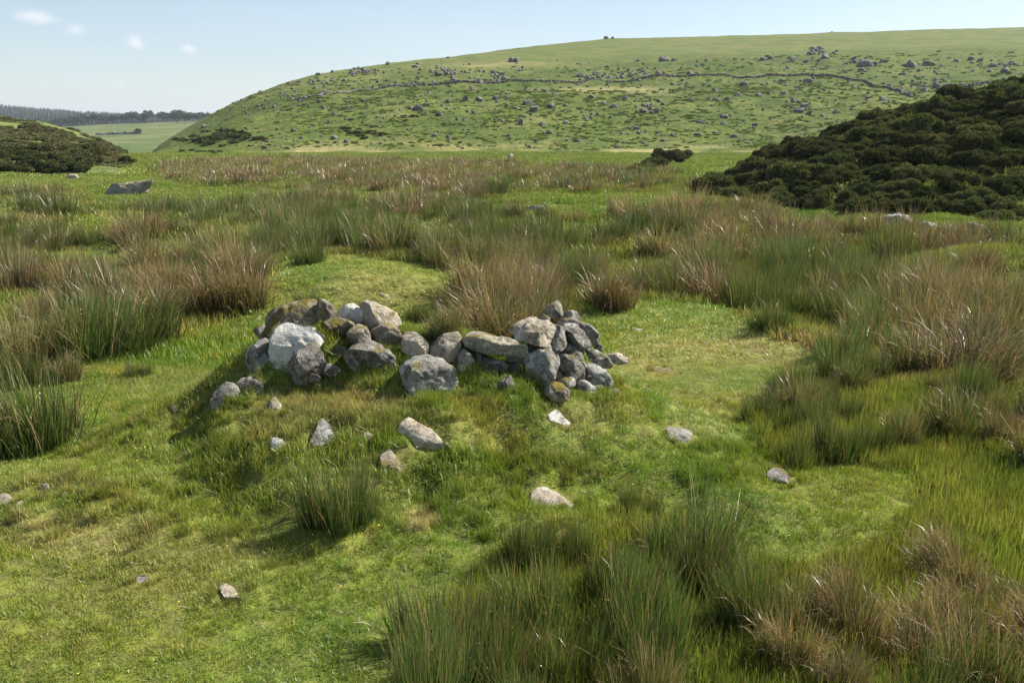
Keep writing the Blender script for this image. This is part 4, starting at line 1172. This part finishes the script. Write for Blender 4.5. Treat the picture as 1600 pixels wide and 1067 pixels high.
# ---------------------------------------------------------------- turf
bands = [  # y range, tufts per m2, proto set
    (2.6, 9.5, 380, [turf_tuft(800 + i, 46, .075, .022, .085, .0048, 'turf_near') for i in range(5)], .08),
    (9.5, 20, 62, [turf_tuft(820 + i, 85, .17, .04, .13, .010, 'turf_mid') for i in range(4)], .2),
    (20, 55, 8.5, [turf_tuft(840 + i, 130, .48, .08, .24, .024, 'turf_far') for i in range(4)], .5),
    (55, 128, 1.3, [turf_tuft(860 + i, 130, 1.2, .12, .34, .055, 'turf_distant') for i in range(3)], 1.2)]
ruin_xy = [(np.array([plane_pt(u, v, s[1]) for u, v in s[0]])[:, 0].mean(), s[1]) for s in STONES]
for bi, (y0, y1, dn, protos, rad) in enumerate(bands):
    tmax = .78
    n = int(dn * tmax * (y1 ** 2 - y0 ** 2))
    y = np.sqrt(RNG.uniform(y0 ** 2, y1 ** 2, n)); x = RNG.uniform(-tmax, tmax, n) * y
    z = H_ground(x, y)
    keep = (H_bank(x, y) < z + .02) & (H_spur(x, y) < z + .02) & (H_hill(x, y) < z + .05)
    bare = blobs(BARE, x, y, z)
    keep &= RNG.random(n) > bare * 1.1
    for o in (LOOSE_OBS if y0 < 9 else ()):
        keep &= ((x - o.location.x) / (o.dimensions.x * .46 + .01)) ** 2 + ((y - o.location.y) / (o.dimensions.y * .46 + .01)) ** 2 > 1
    x, y, z = x[keep], y[keep], z[keep]
    zn, u, v = rush_zone(x, y, z)
    dry = dryness(x, y, z)
    mound = np.exp(-((x + 0.9) / 2.3) ** 4) * np.exp(-((y - 6.7) / 1.5) ** 4)
    lump = fbm2(x * 2.6, y * 2.6, 3, 66)
    s = .60 + .26 * fbm2(x * .8, y * .8, 3, 60) + mound * (.12 + 1.1 * np.clip(lump, -.1, 1)) + (zn > 0) * .85 + (zn == 4) * .6
    s = s + .5 * np.clip(fbm2(x * 3.5, y * 3.5, 2, 68) - .2, 0, 1)
    soft = np.exp(-((u - 280) / 170) ** 2 - ((v - 545) / 45) ** 2) * .9
    s = (s + soft) * (1 - .45 * np.clip(dry, 0, 1))
    lawn = np.maximum(np.exp(-((x + 2.45) / 2.2) ** 4 - ((y - 13.7) / 2.2) ** 4), np.maximum(np.exp(-((x - 9.6) / 2.2) ** 4 - ((y - 17.2) / 1.6) ** 4), np.exp(-((x - 2.6) / 1.9) ** 4 - ((y - 10.3) / 2.2) ** 4)))
    s = s * (1 - .45 * lawn * (zn == 0))
    s = np.clip(s, .35, 2.6)
    tint = np.clip(RNG.normal(.5, .18, len(x)) + .14 * (zn == 0) * (1 if y0 < 19 else .6) + .25 * fbm2(x * 2, y * 2, 2, 62) - .28 * (zn > 0) - (.16 if y0 > 15 else 0), 0, 1)
    nm = ('turf_grass', 'middle_grass', 'marsh_grass', 'distant_grass')[bi]
    lab = ('short cropped green turf of the lawn and mound', 'green grass between the knoll and the nearer rushes', 'rough grass growing through the marsh', 'far grass of the level valley floor')[bi]
    S3 = np.stack([np.clip(s, .8, 1.25), np.clip(s, .8, 1.25), s], 1)
    gn_scatter(nm, protos, np.stack([x, y, z], 1), RNG.random(len(x)) * 6.28, S3, RNG.integers(0, len(protos), len(x)), lab, 'grass', {'dry': np.clip(dry + .10 * lawn + .12 * (zn > 0), 0, 1), 'tint': np.clip(tint + .22 * lawn * (zn == 0), 0, 1)})

# longer tufts on the mound, in the hollows, and round the feet of the stones
LG = [turf_tuft(880 + i, 75, .06, .07, .17, .0046, 'long_grass', .38) for i in range(4)]
n = 8000
y = RNG.uniform(4.6, 9.5, n); x = RNG.uniform(-3.6, 2.2, n)
mound = np.exp(-((x + 0.9) / 2.4) ** 4) * np.exp(-((y - 6.6) / 1.5) ** 4)
kp = RNG.random(n) < mound * sstep(-.05, .35, fbm2(x * 2.4, y * 2.4, 3, 66))
for o in LOOSE_OBS:
    kp &= ~((np.abs(x - o.location.x) < o.dimensions.x * .6 + .02) & (y - o.location.y > -.34) & (y - o.location.y < o.dimensions.y * .6))
gx, gy = list(x[kp]), list(y[kp])
for (poly, yy, dp, mt, lb) in STONES[:44]:
    for _ in range(16):
        u = RNG.uniform(min(p[0] for p in poly) - 6, max(p[0] for p in poly) + 6)
        q = plane_pt(u, 560, yy); gx.append(q[0]); gy.append(yy - dp * RNG.uniform(.7, 1.25))
for o in LOOSE_OBS:
    r_ = max(o.dimensions.x, .05) * .55; ry_ = max(o.dimensions.y, .05) * .55
    for _ in range(int(6 + 45 * r_)):
        a = RNG.random() * 6.283
        gx.append(o.location.x + math.cos(a) * (r_ + RNG.random() * .03)); gy.append(o.location.y + math.sin(a) * (ry_ + RNG.random() * .03))
x, y = np.array(gx), np.array(gy); z = H_ground(x, y)
sc_ = RNG.uniform(.30, .75, len(x)) * (1 + .15 * (y < 6.35)); sc_[int(kp.sum()):] *= .6
gn_scatter('long_grass', LG, np.stack([x, y, z], 1), RNG.random(len(x)) * 6.28, sc_, RNG.integers(0, 4, len(x)), 'longer tussocky grass on the mound and round the stones', 'grass',
           {'dry': np.clip(dryness(x, y, z) + .8 * np.clip(fbm2(x * 1.9, y * 1.9, 2, 64), 0, 1), 0, .8), 'tint': RNG.random(len(x)) * .75})

# ---------------------------------------------------------------- gorse and other shrubs
def leaf_cloud(rng, centres, radii, n_per, size, cols, up=.2, flat=1.0):
    V, T, C = [], [], []
    for (c, r) in zip(centres, radii):
        n = int(n_per * (r / np.mean(radii)) ** 2)
        d = rng.normal(size=(n, 3)); d /= np.linalg.norm(d, axis=1)[:, None]
        d[:, 2] = np.where(d[:, 2] < -.35, -d[:, 2], d[:, 2])
        p = c + d * (r * rng.uniform(.72, 1.08, n) ** .8)[:, None] * np.array((1, 1, flat))
        o = d + rng.normal(size=(n, 3)) * .7; o[:, 2] += up
        o /= np.linalg.norm(o, axis=1)[:, None]
        s = np.cross(o, rng.normal(size=(n, 3))); s /= np.linalg.norm(s, axis=1)[:, None]
        sz = size * rng.uniform(.6, 1.4, n)[:, None]
        a, b, t = p - s * sz * .38, p + s * sz * .38, p + o * sz
        k = len(V) and sum(len(q) for q in V)
        V.append(np.stack([a, b, t], 1).reshape(-1, 3)); T.append(np.arange(n * 3).reshape(-1, 3) + k)
        ci = cols[rng.integers(0, len(cols), n)] * rng.uniform(.7, 1.3, n)[:, None]
        C.append(np.repeat(ci, 3, 0))
    return np.concatenate(V), np.concatenate(T), np.concatenate(C)
GORSE_C = np.array([(.054, .070, .024), (.105, .118, .042), (.140, .140, .062), (.050, .063, .023), (.145, .118, .070), (.105, .130, .042)])
def gorse_mesh(seed, nl=24, n_per=300, size=.075, cols=GORSE_C):
    rng = np.random.default_rng(seed)
    cs, rs = [], []
    for i in range(nl):
        a = rng.random() * 6.28; r = math.sqrt(rng.random()) * .72
        h = .62 * math.sqrt(max(0, 1 - (r / .95) ** 2)) * rng.uniform(.55, 1.1)
        cs.append((r * math.cos(a), r * math.sin(a), h)); rs.append(rng.uniform(.10, .30))
    v, t, c = leaf_cloud(rng, np.array(cs), np.array(rs), n_per, size, cols, .5, .9)
    # solid dark lump inside each lobe, blocks the view through the leaves
    iv, if_ = ICO[2]
    o = len(v); VV, TT, CC = [v], [t], [c]
    for p, r in zip(cs, rs):
        VV.append(iv * r * .74 + np.array(p)); TT.append(if_ + o); o += len(iv); CC.append(np.tile(cols[0] * .8, (len(iv), 1)))
    return new_mesh('gorse_foliage', np.concatenate(VV), np.concatenate(TT), None, np.concatenate(CC), M_GORSE, smooth=False)
GM = [gorse_mesh(900 + i) for i in range(6)]
GS = [gorse_mesh(920 + i, 10, 110, .16) for i in range(4)]
def stem_mesh(seed, n=5, h=.55):
    rng = np.random.default_rng(seed)
    V, Q = [], []
    o = 0
    for i in range(n):
        a = rng.random() * 6.28; ln = rng.uniform(.2, .6)
        for j, (f, rad) in enumerate(((0, .035), (.5, .028), (1, .012))):
            c = np.array((math.cos(a) * ln * f, math.sin(a) * ln * f, -.1 + (h + .1) * f))
            V += [c + rad * np.array((math.cos(b), math.sin(b), 0)) for b in np.linspace(0, 6.283, 6)[:-1]]
        for j in range(2):
            for b in range(5):
                Q.append([o + j * 5 + b, o + j * 5 + (b + 1) % 5, o + j * 5 + 5 + (b + 1) % 5, o + j * 5 + 5 + b])
        o += 15
    return new_mesh('gorse_stems', np.array(V), None, Q, mat=M_BARK)
GST = stem_mesh(5)
def gorse(x, y, r, h, label, group, k, parts=True, cat='gorse', zf=H_all):
    z = float(zf(np.array(x), np.array(y)))
    e = link('gorse_bush', None, None, (x, y, z - .08), (0, 0, RNG.random() * 6.28), (r, r, h), label=label, category=cat, group=group)
    link('foliage', (GM if parts else GS)[k % (6 if parts else 4)], e)
    if parts: link('stem', GST, e)
    return e
# the bank at right
by = np.sqrt(RNG.uniform(26 ** 2, 56 ** 2, 2600)); bt = RNG.uniform(tcol(1116), tcol(1760), 2600)
bx = bt * by
yf, yr = np.interp(bt, BT, BF), np.interp(bt, BT, BR)
s = (by - yf) / (yr - yf)
clear = fbm2(bx / 2.6, by / 2.6, 2, 131)
okb = (s > .05) & (s < 1.12) & (clear > -.44)
chosen = []
for x, y, ss in zip(bx[okb], by[okb], s[okb]):
    r = RNG.uniform(.55, 1.15) * (.75 if ss < .2 else 1)
    if all((x - a) ** 2 + (y - b) ** 2 > (.50 * (r + c)) ** 2 for a, b, c in chosen):
        chosen.append((x, y, r))
chosen.sort(key=lambda c: -(c[2] / c[1]) * (c[0] / c[1] < tcol(1640)))
extra_g, chosen = chosen[215:], chosen[:215]
if extra_g:
    P_ = np.array([(x, y, float(H_all(np.array(x), np.array(y))) - .08) for x, y, r in extra_g])
    S_ = np.array([(r, r, r * RNG.uniform(.6, 1.0)) for x, y, r in extra_g])
    gn_scatter('gorse_scrub', GM, P_, RNG.random(len(P_)) * 6.28, S_, RNG.integers(0, 6, len(P_)), 'smaller gorse scrub filling in between the bushes of the bank', 'gorse')
for k, (x, y, r) in enumerate(chosen):
    ss = (y - np.interp(x / y, BT, BF)) / (np.interp(x / y, BT, BR) - np.interp(x / y, BT, BF))
    wh = 'along the crest of the steep bank' if ss > .82 else ('at the foot of the steep bank above the rushes' if ss < .25 else ('on the upper slope of the steep bank' if ss > .52 else 'on the lower slope of the steep bank'))
    szn = 'large spreading' if r > .9 else 'small rounded'
    gorse(x, y, r, r * RNG.uniform(.75, 1.2), szn + ' dark gorse bush ' + wh, szn + ' gorse ' + wh, k)
n = 2600
gy_ = np.sqrt(RNG.uniform(25.5 ** 2, 50 ** 2, n)); gx_ = RNG.uniform(tcol(1060), tcol(1800), n) * gy_; gz_ = H_bank(gx_, gy_)
kb = gz_ > H_ground(gx_, gy_) - .05
gx_, gy_, gz_ = gx_[kb], gy_[kb], gz_[kb]
gn_scatter('bank_grass', bands[2][3], np.stack([gx_, gy_, gz_], 1), RNG.random(len(gx_)) * 6.28, RNG.uniform(.7, 1.4, len(gx_)), RNG.integers(0, 4, len(gx_)), 'rough grass between the gorse bushes on the bank', 'grass',
           {'dry': RNG.uniform(0, .2, len(gx_)), 'tint': RNG.uniform(0, .35, len(gx_))})
# smaller groups: pixel spots, size px (width)
def spots(lst, label, group, parts, sq=.75):
    for k, (u, v, w) in enumerate(lst):
        p = cast([u], [v])[0]
        r = w * p[1] / F / CP * .5 / .95
        gorse(p[0], p[1], r, r * sq * RNG.uniform(.9, 1.25), label, group, k, parts)
spots([(1005, 270, 50), (1025, 263, 46), (1045, 256, 54), (1062, 250, 46), (985, 276, 38), (1035, 248, 40)], 'rounded gorse bush on the small green rise beside the bank', 'gorse bushes on the green rise', True, .8)
spots([(198, 256, 24)], 'lone dark gorse bush at the mouth of the valley', None, True, 1.3)
spots([(622, 252, 20)], 'lone dark gorse bush on the straw strip below the hill', None, True, .9)
spots([(1560, 345, 70), (1600, 340, 60)], 'low gorse bush on the sunlit lump at the foot of the bank', 'gorse on the sunlit lump', True, .6)
left = [(-30 + RNG.random() * 210 * (1 - .25 * j / 46), 240 + RNG.random() * 32, 22 + RNG.random() * 36) for j in range(46)]
spots(left, 'brownish gorse and heather bush at the foot of the moorland spur', 'bushes below the spur', True, .8)
hb = []
for (cu, cv, a, b, n, s0, s1) in ((370, 216, 45, 9, 30, 12, 26), (320, 224, 40, 8, 20, 12, 24), (562, 208, 34, 8, 16, 10, 20), (640, 185, 24, 7, 9, 6, 12), (330, 238, 50, 3, 10, 8, 14), (430, 230, 60, 5, 8, 6, 10), (655, 228, 120, 6, 10, 6, 12)):
    for _ in range(n):
        hb.append((cu + RNG.normal() * a * .5, cv + RNG.normal() * b * .5, RNG.uniform(s0, s1)))
hq = cast([h_[0] for h_ in hb], [h_[1] for h_ in hb]); hr = np.array([h_[2] for h_ in hb]) * hq[:, 1] / F / CP * .5 / .95
gn_scatter('hillside_gorse', GS, hq - np.array((0, 0, .1)), RNG.random(len(hq)) * 6.28, np.stack([hr, hr, hr * .7], 1), RNG.integers(0, 4, len(hq)), 'dark low gorse scrub in patches on the lower slope of the hill', 'gorse')
# heather and bracken masses
def bracken_mesh(seed, cols, n=130, size=.16):
    rng = np.random.default_rng(seed)
    cs = np.stack([rng.uniform(-.7, .7, 7), rng.uniform(-.7, .7, 7), rng.uniform(0, .18, 7)], 1)
    v, t, c = leaf_cloud(rng, cs, rng.uniform(.22, .4, 7), n, size, cols, .3, .6)
    return new_mesh('bracken_clump', v, t, None, c, M_BRACKEN, smooth=False)
BRC = [bracken_mesh(940 + i, np.array([(.165, .225, .046), (.205, .255, .056), (.135, .190, .040)])) for i in range(3)]
HEA = [bracken_mesh(950 + i, np.array([(.140, .110, .055), (.095, .105, .036), (.165, .130, .070), (.110, .145, .040)])) for i in range(3)]
def hill_pts(n, u0, u1, y0, y1, f, seed, thr, sc):
    y = np.sqrt(RNG.uniform(y0 ** 2, y1 ** 2, n)); x = RNG.uniform(tcol(u0), tcol(u1), n) * y
    z = f(x, y)
    k = (z > H_ground(x, y) - .1) & (fbm2(x / sc, y / sc, 3, seed) > thr)
    return np.stack([x, y, z], 1)[k]
bp = np.concatenate([hill_pts(11000, 450, 1700, 132, 240, H_hill, 141, .10, 3.5), hill_pts(6000, 330, 1700, 135, 330, H_hill, 145, .22, 3)])
gn_scatter('bracken', BRC, bp, RNG.random(len(bp)) * 6.28, RNG.uniform(.22, .6, len(bp)) * np.clip(bp[:, 1] / 170, .7, 1.6), RNG.integers(0, 3, len(bp)), 'green bracken covering the lower hillside between boulders', 'bracken')
hp = hill_pts(4200, -150, 240, 54, 170, H_spur, 151, -.05, 9)
gn_scatter('heather', HEA, hp, RNG.random(len(hp)) * 6.28, RNG.uniform(.4, 1.0, len(hp)), RNG.integers(0, 3, len(hp)), 'brown and green heather covering the moorland spur', 'heather')

# ---------------------------------------------------------------- trees across the valley
TREE_C = np.array([(.030, .060, .020), (.042, .080, .026), (.060, .100, .034), (.026, .050, .018)])
def tree_meshes(seed, wind=0.0):
    rng = np.random.default_rng(seed)
    cs, rs = [], []
    for i in range(22):
        a = rng.random() * 6.28; r = math.sqrt(rng.random()) * .46
        z = .62 + .30 * math.sqrt(max(0, 1 - (r / .5) ** 2)) * rng.uniform(-.8, .9)
        cs.append((r * math.cos(a) + wind * z, r * math.sin(a), z)); rs.append(rng.uniform(.08, .16))
    v, t, c = leaf_cloud(rng, np.array(cs), np.array(rs), 85, .075, TREE_C, .1)
    crown = new_mesh('tree_crown', v, t, None, c, M_TREE, smooth=False)
    V, Q = [], []
    def limb(p0, p1, r0, r1):
        p0, p1 = np.array(p0), np.array(p1)
        o = len(V)
        for p, r in ((p0, r0), ((p0 + p1) / 2 + rng.normal(size=3) * .012, (r0 + r1) / 2), (p1, r1)):
            V.extend([p + r * np.array((math.cos(b), math.sin(b), 0)) for b in np.linspace(0, 6.283, 7)[:-1]])
        for j in range(2):
            for b in range(6):
                Q.append([o + j * 6 + b, o + j * 6 + (b + 1) % 6, o + j * 6 + 6 + (b + 1) % 6, o + j * 6 + 6 + b])
    limb((0, 0, -.05), (wind * .4, 0, .45), .035, .024)
    for i in range(6):
        c_ = cs[i]; limb((wind * .35, 0, .36 + .02 * i), c_, .018, .006)
    trunk = new_mesh('tree_trunk', np.array(V), None, Q, mat=M_BARK)
    return crown, trunk
TM = [tree_meshes(960 + i, (0, 0, 0, -.25, -.3)[i]) for i in range(5)]
def tree(p, w, h, k, label, group):
    e = link('tree', None, None, tuple(p), (0, 0, RNG.random() * 6.28 if k < 3 else 0), (w, w, h), label=label, category='tree', group=group)
    link('crown', TM[k][0], e); link('trunk', TM[k][1], e)
row = [(86, 199), (97, 199), (108, 198), (118, 198), (127, 197.5), (136, 197), (158, 195), (168, 195), (178, 195), (192, 194), (200, 194), (209, 193.5), (228, 192), (233, 192), (255, 191), (263, 190.5), (272, 190), (281, 189.5), (150, 196), (62, 199.5), (222, 192.5)]
def far_pt(u, yy, f):
    x = tcol(u) * yy
    return np.array((x, yy, float(f(np.array(x), np.array(yy))))) 
for k, (u, v) in enumerate(row):
    yy = 955 + RNG.uniform(-15, 15)
    p = far_pt(u, yy, H_moor)
    hh = RNG.uniform(8.5, 13); tree(p - np.array((0, 0, .4)), hh * RNG.uniform(.95, 1.35), hh, k % 3, 'rounded broadleaf tree in the row beyond the pale pasture', 'row of broadleaf trees across the valley')
for k, (u, v) in enumerate([(277, 187), (284, 186), (291, 186), (297, 185), (304, 184), (311, 183), (318, 183), (325, 182)]):
    p = far_pt(u, 920 + RNG.uniform(-15, 15), H_moor)
    hh = RNG.uniform(6.5, 9.5); tree(p - np.array((0, 0, .4)), hh, hh, 3 + k % 2, 'wind-leant tree standing on the pasture behind the hill shoulder', 'wind-leant trees on the far edge')
p = cast([290], [196])[0]; tree(p, 3.0, 18 * p[1] / F, 1, 'single hawthorn on the left shoulder of the hill', None)
for (u, v) in ((216, 209.5), ):
    p = cast([u], [v])[0]; tree(p, 4.5, 4.0, 0, 'small bush-like tree at the end of the far wall', None)
def conifer(seed):
    rng = np.random.default_rng(seed)
    V, T, C = [], [], []
    for i in range(15):
        f = i / 15
        z0 = .10 + .86 * f; r = .20 * (1 - f) ** .85 + .015
        for j in range(9):
            a = j / 9 * 6.283 + rng.random() * .5; rr_ = r * rng.uniform(.75, 1.2)
            b0 = len(V)
            V += [(0, 0, z0 + .075), (rr_ * math.cos(a - .33), rr_ * math.sin(a - .33), z0 - .03), (rr_ * math.cos(a + .33), rr_ * math.sin(a + .33), z0 - .03)]
            T.append((b0, b0 + 1, b0 + 2))
            C += [tuple(np.array((.016, .036, .020)) * rng.uniform(.7, 1.4))] * 3
    return new_mesh('conifer', np.array(V), np.array(T), None, np.array(C), M_TREE, smooth=False)
CN = [conifer(970 + i) for i in range(3)]
n = 5200
fy = RNG.uniform(1180, 2150, n); ft = RNG.uniform(tcol(-260), tcol(350), n)
fx = ft * fy; fz = H_forest(fx, fy)
gap = fbm2(fx / 130, fy / 130, 2, 171)
kk = (gap > -.42)
fx, fy, fz = fx[kk], fy[kk], fz[kk]
gn_scatter('conifer_plantation', CN, np.stack([fx, fy, fz - .3], 1), RNG.random(len(fx)) * 6.28, RNG.uniform(12, 19, len(fx)), RNG.integers(0, 3, len(fx)), 'dense dark conifer plantation on the far horizon', 'forest')

# ---------------------------------------------------------------- small yellow flowers in the turf
M_FLOWER, n_, l_, o_ = new_mat('yellow_petals')
b_ = N(n_, 'ShaderNodeBsdfPrincipled'); b_.inputs['Base Color'].default_value = (.75, .55, .03, 1); b_.inputs['Roughness'].default_value = .6
l_.new(b_.outputs[0], o_.inputs['Surface'])
fv = [(0, 0, .06)] + [(.008 * math.cos(a), .008 * math.sin(a), .064) for a in np.linspace(0, 6.283, 9)[:-1]] + [(-.001, 0, 0), (.001, 0, 0), (0, .001, .06)]
FM = new_mesh('flower', np.array(fv), [(0, i + 1, (i + 1) % 8 + 1) for i in range(8)] + [(9, 10, 11)], mat=M_FLOWER)
n = 70
fy = RNG.uniform(3.2, 7.2, n); fx = RNG.uniform(-.6, .5, n) * fy
gn_scatter('yellow_flowers', [FM], np.stack([fx, fy, H_ground(fx, fy)], 1), RNG.random(n) * 6.28, RNG.uniform(.4, .8, n), np.zeros(n, int), 'tiny yellow flowers dotted through the turf', 'flowers')

# ---------------------------------------------------------------- air
M_AIR = bpy.data.materials.new('air'); M_AIR.use_nodes = True
an, al = M_AIR.node_tree.nodes, M_AIR.node_tree.links
an.clear()
ao = N(an, 'ShaderNodeOutputMaterial'); av = N(an, 'ShaderNodeVolumePrincipled')
av.inputs['Color'].default_value = (.80, .88, 1.0, 1)
av.inputs['Density'].default_value = .00013
av.inputs['Anisotropy'].default_value = .2
al.new(av.outputs[0], ao.inputs['Volume'])
bm = bmesh.new(); bmesh.ops.create_cube(bm, size=1.0)
me = bpy.data.meshes.new('haze'); bm.to_mesh(me); bm.free(); me.materials.append(M_AIR)
zb, zt = -330.0, 160.0
link('haze', me, None, (0, 0, (zb + zt) / 2), (0, 0, 0), (19000, 19000, zt - zb), kind='stuff', label='faint blue summer haze over the valley', category='haze')
